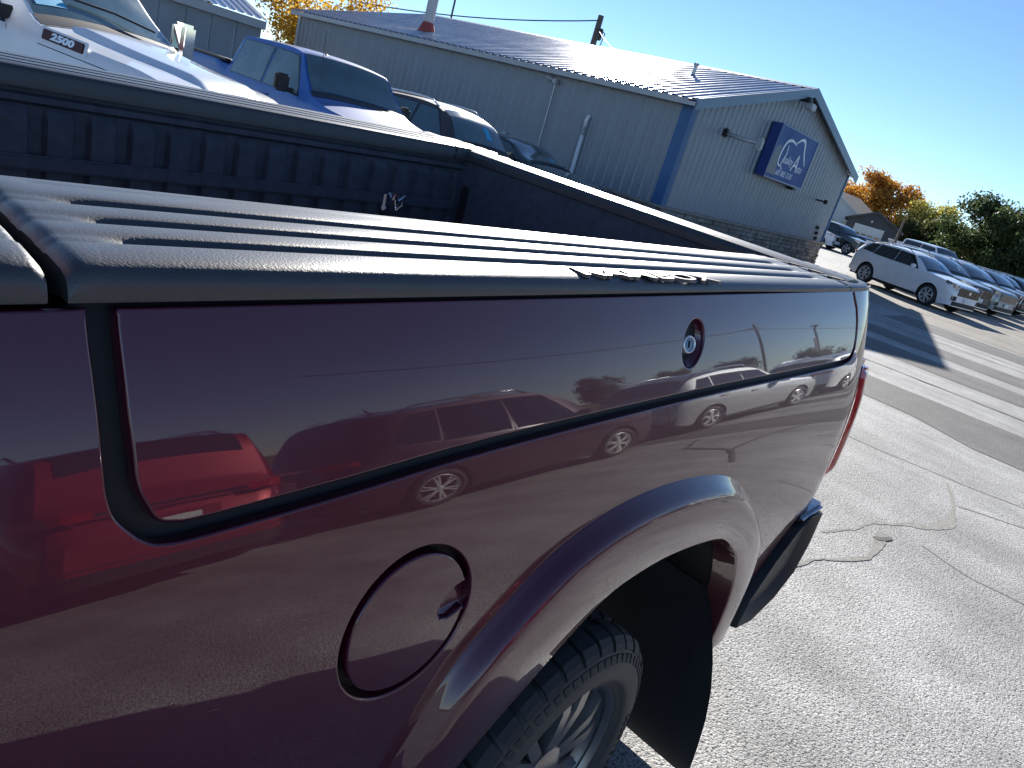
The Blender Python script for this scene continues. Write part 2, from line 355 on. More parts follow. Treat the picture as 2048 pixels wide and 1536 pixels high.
# stone wainscot
wn = MB(); wn.box(X0 - 0.03, X1 + 0.03, Y0 - 0.03, Y0 + 0.05, 0, NB - 0.06); wn.box(X0 - 0.03, X0 + 0.05, Y0 + 0.05, Y1, 0, NB - 0.06)
wain = wn.build('stone_wainscot', M['mortar'], bld)
MB().box(X0 - 0.12, X1 + 0.12, Y0 - 0.13, Y0 + 0.0, NB - 0.06, NB + 0.01).box(X0 - 0.12, X0 + 0.0, Y0, Y1, NB - 0.06, NB + 0.01).build('wainscot_cap', M['stone'][1], bld)
rs = random.Random(11); smesh = {}
def stone(L, k):
    key = (round(L, 1), k)
    if key not in smesh:
        b = MB(); b.bbox(0, key[0] - 0.015, -0.055 - 0.018 * (k % 3), 0, 0, 0.122, 0.012); o = b.build('stone', M['stone'][k], wain); me = o.data
        bpy.data.objects.remove(o); smesh[key] = me
    return smesh[key]
for r in range(6):
    x = X0 - 0.02
    while x < X1 - 0.1:
        L = rs.choice((0.3, 0.4, 0.5, 0.6)); L = min(L, round(X1 + 0.02 - x, 1))
        if L < 0.15: break
        o = link('stone', stone(L, rs.randrange(4)), None, wain); o.location = (x, Y0 - 0.03, 0.01 + r * 0.134); x += round(L, 1)
y_l = Y0 + 0.05
for r in range(6):
    y = Y0 + 0.02
    while y < Y0 + 4.0:
        L = rs.choice((0.4, 0.5, 0.6)); o = link('stone', stone(L, rs.randrange(4)), None, wain)
        o.rotation_euler = (0, 0, -math.pi / 2); o.location = (X0 - 0.03, y + L, 0.01 + r * 0.134); y += L
# things on the roof and walls
t = empty('roof_flue', (18.9, 22.4, 4.02), 0, 'thick grey flue pipe with a red collar rising from the metal roof', 'flue pipe')
MB().lathe([(0.19, 0.3), (0.19, 3.0)], 20, 'z').build('pipe', M['grey_trim'], t, smooth=True)
MB().lathe([(0.36, -0.08), (0.33, 0.04), (0.24, 0.26), (0.2, 0.33), (0.2, 0.36)], 20, 'z').build('collar', M['redboot'], t, smooth=True)
t = empty('roof_vent', (21.4, 12.45, 4.66), 0, 'short grey vent pipe with a cap on the metal roof near the gable', 'vent pipe')
MB().lathe([(0.055, 0), (0.055, 0.36)], 12, 'z').build('pipe', M['galv'], t, smooth=True)
MB().lathe([(0.16, -0.03), (0.12, 0.05), (0.06, 0.12)], 12, 'z').lathe([(0.0, 0.45), (0.09, 0.43), (0.09, 0.36), (0.0, 0.36)], 12, 'z').build('cap', M['galv'], t, smooth=True)
t = empty('wall_lamp', (X0 - 0.01, 14.45, 0), 0, 'grey wall lamp on a conduit above an electrical box on the long wall', 'wall lamp')
MB().tube([(-0.04, 0, 1.35), (-0.04, 0, 3.25)], 0.022).build('conduit', M['galv'], t)
MB().bbox(-0.16, 0.0, -0.16, 0.16, 0.95, 1.42, 0.02).build('electrical_box', M['galv'], t)
MB().bbox(-0.14, 0.0, -0.08, 0.08, 3.22, 3.36, 0.02).tube([(-0.07, 0.05, 3.3), (-0.14, 0.3, 3.36)], [0.05, 0.075]).build('lamp_head', M['grey_trim'], t)
t = empty('small_wall_box', (X0 - 0.02, 15.9, 0), 0, 'small grey outlet box low on the long metal wall', 'outlet box')
MB().bbox(-0.1, 0, -0.09, 0.09, 1.25, 1.5, 0.015).build('box', M['galv'], t)
MB().box(-0.12, -0.102, -0.08, 0.08, 1.27, 1.48).build('cover', M['grey_trim'], t)
t = empty('white_standpipe', (X0 - 0.05, 12.9, 0), 0, 'white upright pipe with a grey coupling on the long wall', 'pipe')
MB().tube([(-0.06, 0, 0.0), (-0.06, 0, 2.05)], 0.055).build('pipe', M['pvc'], t, smooth=True)
MB().tube([(-0.06, 0, 2.05), (-0.06, 0, 2.28)], 0.05).build('coupling', M['wall_metal'], t)
MB().tube([(-0.06, 0, 2.28), (-0.06, 0, 2.5), (-0.03, 0, 2.58), (0.05, 0, 2.6)], 0.056).build('elbow', M['pvc'], t, smooth=True)
t = empty('gable_floodlight', (19.55, Y0 - 0.03, 3.18), 0, 'pale floodlight on a long arm on the ribbed gable wall', 'floodlight')
MB().bbox(-0.1, 0.1, -0.1, 0.02, -0.1, 0.14, 0.03).build('mount', M['plastic'], t)
MB().tube([(0, -0.08, 0), (0.25, -0.55, -0.02), (0.4, -0.9, 0.0)], 0.06).build('arm', M['grey_trim'], t, smooth=True)
MB().bbox(0.32, 0.52, -1.0, -0.8, -0.2, 0.14, 0.04).build('lamp_head', M['grey_trim'], t)
t = empty('ridge_floodlight', (23.7, Y0 - 0.05, 4.95), 0, 'boxy floodlight tucked under the roof peak', 'floodlight')
MB().bbox(-0.28, -0.02, -0.35, 0, -0.02, 0.12, 0.02).build('bracket', M['plastic'], t)
MB().bbox(-0.2, 0.2, -0.45, -0.2, -0.22, -0.02, 0.03).build('lamp_head', M['grey_trim'], t)
t = empty('hose_bib', (28.2, Y0 - 0.03, 2.35), 0, 'tiny dark bracket sticking out of the gable near its far end', 'bracket')
MB().tube([(0, 0, 0), (0, -0.35, 0.0)], 0.03).bbox(-0.08, 0.08, -0.42, -0.3, -0.08, 0.08, 0.02).build('arm', M['plastic'], t)
t = empty('wall_fitting', (29.4, Y0 - 0.03, 1.0), 0, 'row of small dark fittings low on the gable wall', 'fittings')
for k in range(3):
    MB().bbox(-0.08 + 0.1 * k, 0.06 + 0.1 * k, -0.08, 0.0, 0.32 - 0.2 * k, 0.46 - 0.2 * k, 0.015).build('fitting', M['plastic'], t)
# sign
sx0, sx1, sz0, sz1, sy = 22.3, 25.5, 2.46, 4.06, Y0 - 0.34
M['sign_side'] = mat('dark_blue_sign_side', (0.02, 0.05, 0.22), 0.35, coat=0.3, var=0.1, scale=3)
M['sign_face'] = mat('silver_blue_sign_face', (0.02, 0.07, 0.25), 0.5, 0.0, 0.3, 0.0, 0.1, base2=(0.06, 0.14, 0.34), scale=0.9, detail=1.5)
M['sign_dark'] = mat('navy_swoosh', (0.012, 0.016, 0.06), 0.35, coat=0.2, base2=(0.02, 0.03, 0.09), scale=1.5)
M['sign_white'] = mat('white_sign_print', (0.86, 0.88, 0.90), 0.5, var=0.04, scale=6)
sg = empty('wall_sign', (0, 0, 0), 0, 'blue box sign with a white car outline on the gable wall', 'sign')
MB().box(sx0, sx1, sy + 0.004, Y0 - 0.02, sz0, sz1).build('box', M['sign_side'], sg)
MB().box(sx0 + 0.03, sx1 - 0.03, sy - 0.004, sy + 0.003, sz0 + 0.03, sz1 - 0.03).build('face', M['sign_face'], sg)
MB().box(sx0 - 0.01, sx1 + 0.01, sy - 0.02, sy - 0.005, sz0 - 0.01, sz0 + 0.035).box(sx0 - 0.01, sx1 + 0.01, sy - 0.02, sy - 0.005, sz1 - 0.035, sz1 + 0.01).box(sx0 - 0.01, sx0 + 0.03, sy - 0.02, sy - 0.005, sz0 + 0.035, sz1 - 0.035).box(sx1 - 0.03, sx1 + 0.01, sy - 0.02, sy - 0.005, sz0 + 0.035, sz1 - 0.035).build('frame', M['sign_side'], sg)
MB().prism([(sx0 + 0.05, sz0 + 0.15), (sx0 + 0.75, sz0 + 0.12), (sx0 + 0.55, sz0 + 0.6), (sx0 + 0.5, sz0 + 1.05), (sx0 + 0.15, sz0 + 0.95)], sy - 0.007, sy - 0.0045).build('swoosh', M['sign_dark'], sg)
def stroke(pts, w, name='outline'):
    vs = []; n = len(pts)
    for i, (x, z) in enumerate(pts):
        a = pts[max(0, i - 1)]; b_ = pts[min(n - 1, i + 1)]; d = Vector((b_[0] - a[0], b_[1] - a[1])).normalized(); ww = w * (0.35 + 0.65 * math.sin(math.pi * (i + 0.7) / (n + 0.4)))
        vs += [(x - d.y * ww, sy - 0.011, z + d.x * ww), (x + d.y * ww, sy - 0.011, z - d.x * ww)]
    return mk(name, vs, [(2 * i, 2 * i + 1, 2 * i + 3, 2 * i + 2) for i in range(n - 1)], M['sign_white'], sg)
def smooth(pts, k=6):
    out = []
    for i in range(len(pts) - 1):
        p0 = pts[max(i - 1, 0)]; p1 = pts[i]; p2 = pts[i + 1]; p3 = pts[min(i + 2, len(pts) - 1)]
        for j in range(k):
            t = j / k; out.append(tuple(0.5 * (2 * p1[c] + (p2[c] - p0[c]) * t + (2 * p0[c] - 5 * p1[c] + 4 * p2[c] - p3[c]) * t * t + (3 * p1[c] - p0[c] - 3 * p2[c] + p3[c]) * t ** 3) for c in range(len(p1))))
    out.append(tuple(pts[-1])); return out
cx_, cz_ = sx0, sz0
stroke(smooth([(cx_ + 0.95, cz_ + 0.45), (cx_ + 0.66, cz_ + 0.5), (cx_ + 0.62, cz_ + 0.85), (cx_ + 0.8, cz_ + 1.18), (cx_ + 1.15, cz_ + 1.27), (cx_ + 1.55, cz_ + 1.2)]), 0.05)
stroke(smooth([(cx_ + 1.5, cz_ + 1.25), (cx_ + 1.85, cz_ + 1.42), (cx_ + 2.15, cz_ + 1.38), (cx_ + 2.4, cz_ + 1.05), (cx_ + 2.75, cz_ + 0.72)]), 0.05)
stroke(smooth([(cx_ + 0.98, cz_ + 1.12), (cx_ + 1.04, cz_ + 0.85), (cx_ + 0.9, cz_ + 0.5), (cx_ + 1.1, cz_ + 0.36)]), 0.035)
for body, size, px, pz in (('uality', 0.36, 1.36, 0.68), ('A', 0.78, 1.98, 0.66), ('uto', 0.36, 2.42, 0.56), ('605 882 3335', 0.25, 1.4, 0.24)):
    o = text_mesh(body, size, 0.004, 'lettering', M['sign_white'], sg, shear=0.2)
    o.rotation_euler = (math.pi / 2, 0, 0); o.location = (sx0 + px, sy - 0.012, sz0 + pz)
MB().bbox(sx1 - 0.5, sx1 - 0.25, sy + 0.05, Y0 - 0.05, sz0 - 0.1, sz0 - 0.012, 0.01).build('junction_box', M['plastic'], sg)

# low metal building on the left, seen between the white pickup and the tree
lb = empty('low_shed', (0, 0, 0), 0, 'low grey metal shed with wide wall panels beside the orange tree', 'shed')
A = Vector((15.0, 26.9, 0)); B = Vector((3.0, 29.2, 0)); d = (B - A).normalized(); nrm = Vector((d.y, -d.x, 0)); nrm = -nrm if nrm.dot(Vector((0, -1, 0))) < 0 else nrm
L_ = (B - A).length; HW = 2.75
def lbp(u, o, z): p = A + d * u + nrm * o; return (p.x, p.y, z)
k = int(L_ / 0.85)
for i in range(k):
    u0, u1 = i * L_ / k, (i + 1) * L_ / k
    b = MB(); pr_ = [(u0, 0), (u0 + 0.03, 0.03), (u0 + 0.06, 0.03), (u0 + 0.09, 0), (u1, 0)]
    b.grid([[lbp(u, o, z) for u, o in pr_] for z in (0, HW)]); b.build('siding_panel', M['wall_metal'], lb)
b = MB(); c = [lbp(0, 0.0, 0), lbp(L_, 0.0, 0), lbp(L_, -8, 0), lbp(0, -8, 0)]; b.add([(x, y, z) for z in (0, HW - 0.01) for x, y, _ in [(q[0] , q[1], 0) for q in (lbp(0.02, -0.03, 0), lbp(L_, -0.03, 0), lbp(L_, -8, 0), lbp(0.02, -8, 0))]], [(0, 1, 2, 3), (4, 5, 6, 7), (0, 1, 5, 4), (1, 2, 6, 5), (2, 3, 7, 6), (3, 0, 4, 7)]); b.build('inner_wall', M['wall_metal'], lb)
b = MB(); b.add([lbp(-0.05, 0.30, HW - 0.26), lbp(L_ + 0.2, 0.30, HW - 0.26), lbp(L_ + 0.2, 0.30, HW + 0.02), lbp(-0.05, 0.30, HW + 0.02), lbp(-0.05, 0.0, HW - 0.26), lbp(L_ + 0.2, 0.0, HW - 0.26), lbp(L_ + 0.2, 0.0, HW + 0.02), lbp(-0.05, 0.0, HW + 0.02)], [(0, 1, 2, 3), (4, 5, 6, 7), (0, 1, 5, 4), (1, 2, 6, 5), (2, 3, 7, 6), (3, 0, 4, 7)]); b.build('eave_fascia', M['grey_trim'], lb)
n_ = 40; rows = []
for oo, zz in ((0.36, HW + 0.05), (-4, HW + 0.95), (-8.2, HW + 0.05)):
    rr = []
    for i in range(n_):
        u = -0.1 + (L_ + 0.3) * i / n_; q = (L_ + 0.3) / n_
        for du, h in ((0, 0), (0.55, 0), (0.65, 0.04), (0.85, 0.04), (0.95, 0)): rr.append(lbp(u + du * q, oo, zz + h))
    rows.append(rr)
MB().grid(rows).build('roof', M['roof_metal'], lb)
# ------------------------------------------------------------------ the maroon pickup in front
RAKE = math.atan(0.035)
hero = empty('maroon_pickup', (0, 0, 0), 0, 'dark maroon pickup whose open bed and side fill the foreground', 'pickup truck')
hero.rotation_euler = (0, -RAKE, 0)
def spline(xs, ys):
    xs = np.array(xs, float); ys = np.array(ys, float); n = len(xs); h = np.diff(xs); A = np.zeros((n, n)); b = np.zeros(n); A[0, 0] = A[-1, -1] = 1
    for i in range(1, n - 1):
        A[i, i - 1] = h[i - 1]; A[i, i] = 2 * (h[i - 1] + h[i]); A[i, i + 1] = h[i]; b[i] = 6 * ((ys[i + 1] - ys[i]) / h[i] - (ys[i] - ys[i - 1]) / h[i - 1])
    m = np.linalg.solve(A, b)
    def f(z):
        i = int(np.clip(np.searchsorted(xs, z) - 1, 0, n - 2)); t = z - xs[i]
        return ys[i] + t * ((ys[i + 1] - ys[i]) / h[i] - h[i] * (2 * m[i] + m[i + 1]) / 6) + t * t * m[i] / 2 + t ** 3 * (m[i + 1] - m[i]) / (6 * h[i])
    return f
ysp = spline([.2, .6, .9, 1.05, 1.2, 1.3, 1.4, 1.46, 1.5], [-.1, -.122, -.128, -.120, -.096, -.069, -.037, -.013, .004])
XT = 2.43            # tail
def side_y(x, z):
    y = ysp(z)
    if x > 2.20: t = (x - 2.20) / (XT - 2.20); y += 0.030 * t ** 3.0
    return y
def side_n(x, z):
    e = 0.002
    dx = (side_y(x + e, z) - side_y(x - e, z)) / (2 * e); dz = (side_y(x, z + e) - side_y(x, z - e)) / (2 * e)
    return Vector((dx, -1, dz)).normalized()
def resample(loop, step):
    out = []
    for i in range(len(loop)):
        a = Vector(loop[i]); b = Vector(loop[(i + 1) % len(loop)]); k = max(1, int(round((b - a).length / step)))
        for j in range(k): out.append(tuple(a.lerp(b, j / k)))
    return out
def inside(p, poly):
    x, y = p; c = False; j = len(poly) - 1
    for i in range(len(poly)):
        xi, yi = poly[i]; xj, yj = poly[j]
        if (yi > y) != (yj > y) and x < (xj - xi) * (y - yi) / (yj - yi) + xi: c = not c
        j = i
    return c
def area(l): return 0.5 * sum(l[i][0] * l[(i + 1) % len(l)][1] - l[(i + 1) % len(l)][0] * l[i][1] for i in range(len(l)))
def skin(name, outer, holes, m, parent, step=0.02, off=None, rim=True, rims=None, depth=0.03, yf=side_y, nf=side_n):
    """panel cut out of the bed side surface, with rolled edges"""
    outer = resample(outer, step * 0.7); holes = [resample(h, step * 0.5) for h in holes]
    if area(outer) < 0: outer = outer[::-1]
    holes = [h if area(h) < 0 else h[::-1] for h in holes]
    def inset(l):
        n = len(l); out = []
        for i in range(n):
            t = (Vector(l[(i + 1) % n]) - Vector(l[i - 1])).normalized(); out.append((l[i][0] - t.y * 0.0042, l[i][1] + t.x * 0.0042))
        return out
    if rim: outer = inset(outer); holes = [inset(h) for h in holes]
    pts = []; edges = []
    for l in [outer] + holes:
        b = len(pts); pts += [Vector(p) for p in l]; edges += [(b + i, b + (i + 1) % len(l)) for i in range(len(l))]
    xs = [p[0] for p in outer]; zs = [p[1] for p in outer]
    nb = len(pts); allb = np.array([(p.x, p.y) for p in pts])
    for gx in np.arange(min(xs), max(xs), step):
        for gz in np.arange(min(zs), max(zs), step):
            p = (gx, gz)
            if inside(p, outer) and not any(inside(p, h) for h in holes) and np.min(((allb - p) ** 2).sum(1)) > (step * 0.45) ** 2: pts.append(Vector(p))
    res = delaunay_2d_cdt(pts, edges, [], 0, 1e-6)
    v2, fs = res[0], res[2]; keep = []
    for f in fs:
        c = sum((v2[i] for i in f), Vector((0, 0))) / len(f); c = (c.x, c.y)
        if inside(c, outer) and not any(inside(c, h) for h in holes): keep.append(tuple(f))
    o2 = off if off else (lambda x, z: 0.0)
    def pos(x, z): return Vector((x, yf(x, z) - o2(x, z), z))
    def nrm(x, z):
        if off is None: return nf(x, z)
        e = 0.002; a = pos(x + e, z) - pos(x - e, z); b = pos(x, z + e) - pos(x, z - e); n = a.cross(b).normalized(); return n if n.y < 0 else -n
    vs = [pos(p.x, p.y) for p in v2]; ns = [nrm(p.x, p.y) for p in v2]
    faces = []
    for f in keep:
        a, b, c = (vs[i] for i in f[:3]); faces.append(f if (b - a).cross(c - a).y < 0 else f[::-1])
    if rim:
        for li, l in enumerate([outer] + holes):
            if rims is not None and li not in rims: continue
            n = len(l); base = len(vs)
            prof = ((0.0, 0.0, 0.05), (0.0022, 0.0007, 0.5), (0.0036, 0.0028, 0.85), (0.0042, 0.007, 1.0), (0.0042, depth, 1.0))
            for (o, dp, nn) in prof:
                for i in range(n):
                    p = Vector(l[i]); t = (Vector(l[(i + 1) % n]) - Vector(l[i - 1])).normalized(); outw = Vector((t.y, -t.x))
                    q = p + outw * o; N = nrm(p.x, p.y); P = pos(q.x, q.y) - N * dp
                    W = Vector((outw.x, 0, outw.y)); W = (W - N * W.dot(N)).normalized()
                    vs.append(P); ns.append((N * (1 - nn) + W * nn).normalized())
            for k in range(len(prof) - 1):
                for i in range(n):
                    a = base + k * n + i; b = base + k * n + (i + 1) % n; c = b + n; d_ = a + n
                    fn = (vs[b] - vs[a]).cross(vs[c] - vs[a]); faces.append((a, b, c, d_) if fn.dot(ns[a] + ns[c]) > 0 else (a, d_, c, b))
    return mk(name, vs, faces, m, parent, True, ns)
def arc(cx, cz, rx, rz, a0, a1, n=10): return [(cx + rx * math.cos(R(a0 + (a1 - a0) * i / n)), cz + rz * math.sin(R(a0 + (a1 - a0) * i / n))) for i in range(n + 1)]
ZP = 1.462
# outline of the storage-box door (clockwise from top front)
door = smooth([(0.053, ZP), (0.053, 1.434), (0.054, 1.40), (0.055, 1.365), (0.057, 1.337), (0.058, 1.314)], 3)[:-1] + smooth([(0.058, 1.314), (0.061, 1.297), (0.068, 1.281), (0.076, 1.267), (0.092, 1.260), (0.13, 1.2575), (0.30, 1.262), (0.57, 1.271), (1.19, 1.272), (1.76, 1.265), (2.06, 1.261), (2.14, 1.262), (2.185, 1.270), (2.21, 1.292), (2.217, 1.33)], 4)[:-1] + [(2.217, 1.33), (2.213, 1.37), (2.2, 1.41), (2.18, 1.437), (2.165, ZP)]
gapb = smooth([(0.030, ZP + 0.02), (0.030, 1.434), (0.0315, 1.40), (0.033, 1.365), (0.034, 1.335), (0.035, 1.305)], 3)[:-1] + smooth([(0.035, 1.305), (0.040, 1.281), (0.053, 1.263), (0.067, 1.250), (0.085, 1.243), (0.13, 1.241), (0.30, 1.245), (0.57, 1.255), (1.19, 1.258), (1.77, 1.250), (2.06, 1.247), (2.15, 1.250), (2.20, 1.259), (2.226, 1.285), (2.232, 1.33)], 4)[:-1] + [(2.232, 1.33), (2.227, 1.372), (2.213, 1.414), (2.193, 1.44), (2.18, ZP + 0.02)]
lock_c = (1.148, 1.368); lock = [(lock_c[0] + 0.043 * math.cos(t) + 0.010 * math.sin(t), lock_c[1] + 0.046 * math.sin(t)) for t in np.linspace(0, 2 * math.pi, 28)[:-1]]
fuel_c = (0.424, 1.022); FR = 0.1170
def circ(c, r, n=72): return [(c[0] + r * math.cos(t), c[1] + r * math.sin(t)) for t in np.linspace(0, 2 * math.pi, n + 1)[:-1]]
# wheel arch curves
Oc = [(0.395, 0.44), (0.405, 0.55), (0.43, 0.66), (0.458, 0.735), (0.538, 0.883), (0.629, 0.965), (0.735, 1.033), (0.872, 1.072), (1.041, 1.085), (1.263, 1.068), (1.459, 1.020), (1.645, 0.911), (1.80, 0.780), (1.885, 0.64), (1.925, 0.48), (1.945, 0.33)]
Ic = [(0.49, 0.44), (0.52, 0.52), (0.55, 0.60), (0.59, 0.676), (0.732, 0.790), (0.872, 0.885), (0.969, 0.917), (1.159, 0.922), (1.409, 0.883), (1.551, 0.806), (1.62, 0.740), (1.709, 0.612), (1.755, 0.47), (1.77, 0.33)]
Oc = smooth(Oc, 5); Ic = smooth(Ic, 6)
def lerp_curve(c, n):
    d = [0]
    for a, b in zip(c[:-1], c[1:]): d.append(d[-1] + math.hypot(b[0] - a[0], b[1] - a[1]))
    return [tuple(np.interp(t, d, [p[k] for p in c]) for k in (0, 1)) for t in np.linspace(0, d[-1], n)]
NC = 70; Oc = lerp_curve(Oc, NC); Ic = lerp_curve(Ic, NC)
mid = [((a[0] * 0.8 + b[0] * 0.2), (a[1] * 0.8 + b[1] * 0.2)) for a, b in zip(Oc, Ic)]
XF = -0.42
body_outer = [(XF, ZP)] + gapb[:1] and [(XF, 0.46)] + [(0.40, 0.46)] + [p for p in mid if p[1] > 0.465] + [(1.93, 0.36), (2.03, 0.46), (2.14, 0.60), (2.24, 0.70), (XT, 0.71), (XT, ZP)] + [(2.181, ZP)] + gapb[::-1][1:-1] + [(0.030, ZP), (XF, ZP)]
body_outer = [p for p in body_outer if p[1] <= ZP + 0.0005]
rear_cut = [(1.93, 0.36)]
bs = skin('bed_side', body_outer, [circ(fuel_c, FR)], M['maroon'], hero, 0.022)
dr = skin('storage_door', door, [lock], M['maroon'], hero, 0.022)
# fuel door with a finger scoop
ang0 = [a for a in np.linspace(R(19), R(360 - 6), 80)]
fd = [(fuel_c[0] + 0.1075 * math.cos(a), fuel_c[1] + 0.1075 * math.sin(a)) for a in ang0] + [(0.500, 1.004), (0.482, 1.008), (0.475, 1.024), (0.486, 1.043), (0.507, 1.054)]
fdo = skin('fuel_door', fd, [], M['maroon'], hero, 0.016, off=lambda x, z: 0.004 - 0.3 * ((x - fuel_c[0]) ** 2 + (z - fuel_c[1]) ** 2), depth=0.02)
# scoop bowl
b = MB(); rows = []
for i in range(9):
    v = i / 8; rr = []
    for j in range(13):
        u = j / 12; x = 0.470 + 0.072 * u; z = 1.000 + 0.062 * v; dpt = 0.013 * math.sin(math.pi * v) ** 0.6 * min(1, u * 2.6) ** 0.5
        rr.append((x, side_y(x, z) + 0.004 + dpt, z))
    rows.append(rr)
b.grid(rows).build('finger_scoop', M['maroon'], fdo, smooth=True)
# black channel floor behind the gaps
def floor_patch(name, poly, dep, m, parent, step=0.04): return skin(name, poly, [], m, parent, step, off=lambda x, z: -dep, rim=False)
ring = gapb + door[::-1]
floor_patch('door_seal', [(0.02, 1.21), (2.25, 1.21), (2.25, ZP + 0.01), (0.02, ZP + 0.01)], 0.020, M['blackgap'], dr)
floor_patch('fuel_door_seal', circ(fuel_c, FR + 0.012, 40), 0.026, M['blackgap'], fdo)
# lock cup and cylinder
b = MB(); rows = []
n_l = len(lock)
for k, (s, dp) in enumerate(((1.08, 0.002), (0.98, 0.010), (0.85, 0.026), (0.62, 0.036), (0.3, 0.040), (0.02, 0.041))):
    rows.append([(lock_c[0] + (p[0] - lock_c[0]) * s, side_y(*lock_c) + (side_y(lock_c[0], lock_c[1] + (p[1] - lock_c[1]) * s) - side_y(*lock_c)) + dp, lock_c[1] + (p[1] - lock_c[1]) * s) for p in lock + lock[:1]])
cup = b.grid(rows).build('lock_cup', M['maroon'], dr, smooth=True)
ly = side_y(*lock_c)
cyl = MB().lathe([(0.0190, 0.04), (0.0190, -0.004), (0.0172, -0.007), (0.0152, -0.007), (0.0143, -0.004)], 28).build('lock_cylinder', M['alloy'], dr, smooth=True)
cyl.location = (lock_c[0] - 0.002, ly + 0.012, lock_c[1] - 0.006); cyl.rotation_euler = (R(-18), 0, R(-14))
fcx = MB().lathe([(0.0145, -0.004), (0.0, -0.0045)], 24).build('lock_face', M['darkchrome'], dr, smooth=True); fcx.location = cyl.location; fcx.rotation_euler = cyl.rotation_euler
kx = MB().bbox(-0.0016, 0.0016, -0.0062, -0.0040, -0.007, 0.007, 0.0005).build('key_slot', M['blackgap'], dr); kx.location = cyl.location; kx.rotation_euler = cyl.rotation_euler
# flare
vs, rows = [], []
FO = 0.040
prof_n = 12
for i in range(NC):
    o = Vector(Oc[i]); n_ = Vector(Ic[i]); t = 0.0; row = []
    yo = side_y(o.x, o.y); yi = side_y(n_.x, n_.y) - FO
    dirn = (n_ - o); dist = dirn.length; dirn = dirn / dist
    fade = min(1.0, (i + 1) / 5.0, (NC - i) / 8.0)
    # (distance along towards the inner edge, outward offset)
    w = dist
    for (s, off) in ((-0.002, -0.004), (0.0, 0.000), (0.006, 0.004), (0.014, 0.014), (0.022, 0.026), (0.030, 0.0345), (0.040, 0.0385), (0.055, 0.040), (0.5 * w, 0.0415), (w - 0.006, 0.040), (w - 0.001, 0.038), (w, 0.034), (w + 0.001, 0.010), (w + 0.004, -0.03)):
        p = o + dirn * min(s, w + 0.004) if w > 0.06 else o + dirn * s * (w / 0.1)
        row.append((p.x, ysp(p.y) + (0.030 * max(0, (p.x - 2.2) / 0.23) ** 3) - off, p.y))
    rows.append(row)
MB().grid(rows).build('wheel_arch_flare', M['maroon'], hero, smooth=True)
# wheel house
b = MB(); rows = []
for i in range(NC):
    px, pz = Ic[i]
    rows.append([(px, -0.10, pz), (px, 0.05, pz + 0.03), (px * 0.97 + 0.03, 0.34, pz + 0.03)])
b.grid(rows)
b.add([(p[0] * 0.97 + 0.03, 0.34, p[1] + 0.03) for p in Ic] + [(1.08, 0.34, 0.5)], [(i, i + 1, NC) for i in range(NC - 1)])
b.build('wheel_house', M['well'], hero, smooth=False)
# splash panel behind the wheel and mud flap
MB().prism([(1.80, 0.36), (1.84, 0.36), (1.80, 0.72), (1.60, 0.86), (1.57, 0.84), (1.76, 0.70)], -0.10, 0.36).build('splash_panel', M['well'], hero)
mf = MB(); zf = [0.60, 0.54, 0.46, 0.38, 0.29, 0.19, 0.08, -0.035]; yo_ = [-0.10, -0.140, -0.172, -0.202, -0.228, -0.246, -0.256, -0.262]
rows = [[(1.66 + 0.006 * k, y0 + (0.30 - y0) * q, z) for q in np.linspace(0, 1, 5)] for k, (z, y0) in enumerate(zip(zf, yo_))]
mf.grid(rows); rows2 = [[(x + 0.008, y, z) for x, y, z in r] for r in rows]; mf.grid(rows2)
mf.build('mud_flap', M['plastic'], hero)
# wheel
WX, WZ, WR = 1.0, 0.340, 0.374
RS = 0.935
def TR(r): return 0.238 + (r - 0.255) * 0.742
def lathe_obj(name, prof, n, m, parent, c): return MB().lathe(prof, n, 'y', c).build(name, m, parent, smooth=True)
yw0, yw1 = -0.154, 0.125
whl = MB().lathe([(r * RS, y) for r, y in [(0.245, yw0 + 0.030), (0.252, yw0 + 0.018), (0.258, yw0 + 0.014), (0.262, yw0 + 0.022), (0.250, yw0 + 0.05), (0.236, yw0 + 0.06), (0.228, yw0 + 0.12), (0.225, yw1 - 0.02), (0.26, yw1 - 0.01)]], 72, 'y', (WX, 0, WZ))
for k in range(6):
    a = 2 * math.pi * k / 6 + 0.25
    for sg_ in (-1, 1):
        ca, sa = math.cos(a), math.sin(a); tx, tz = -sa, ca; P = []
        for (rr_, wd_, oy) in ((0.05, 0.010, 0.035), (0.10, 0.018, 0.030), (0.165, 0.030, 0.028), (0.218, 0.045, 0.038)):
            P.append([(WX + ca * rr_ + tx * (sg_ * wd_ + q), yw0 + oy + e, WZ + sa * rr_ + tz * (sg_ * wd_ + q)) for q, e in ((-0.022, 0.05), (-0.016, 0.0), (0.016, 0.0), (0.022, 0.05))])
        whl.grid(P)
whl.lathe([(0.0, yw0 + 0.018), (0.04, yw0 + 0.018), (0.062, yw0 + 0.03), (0.064, yw0 + 0.10)], 32, 'y', (WX, 0, WZ))
wheel = whl.build('wheel', M['rim'], hero, ang=35)
lathe_obj('tyre', [(TR(r), y) for r, y in [(0.255, yw0 + 0.020), (0.268, yw0 + 0.006), (0.282, yw0 + 0.004), (0.284, yw0 + 0.000), (0.30, yw0 - 0.006), (0.335, yw0 - 0.009), (0.365, yw0 - 0.003), (0.385, yw0 + 0.006), (0.388, yw0 + 0.003), (0.392, yw0 + 0.008), (0.412, yw0 + 0.022), (0.418, yw0 + 0.04), (0.421, 0.0), (0.418, yw1 - 0.04), (0.41, yw1 - 0.02), (0.37, yw1), (0.255, yw1 - 0.02)]], 96, M['tyre_wall'], wheel, (WX, 0, WZ))
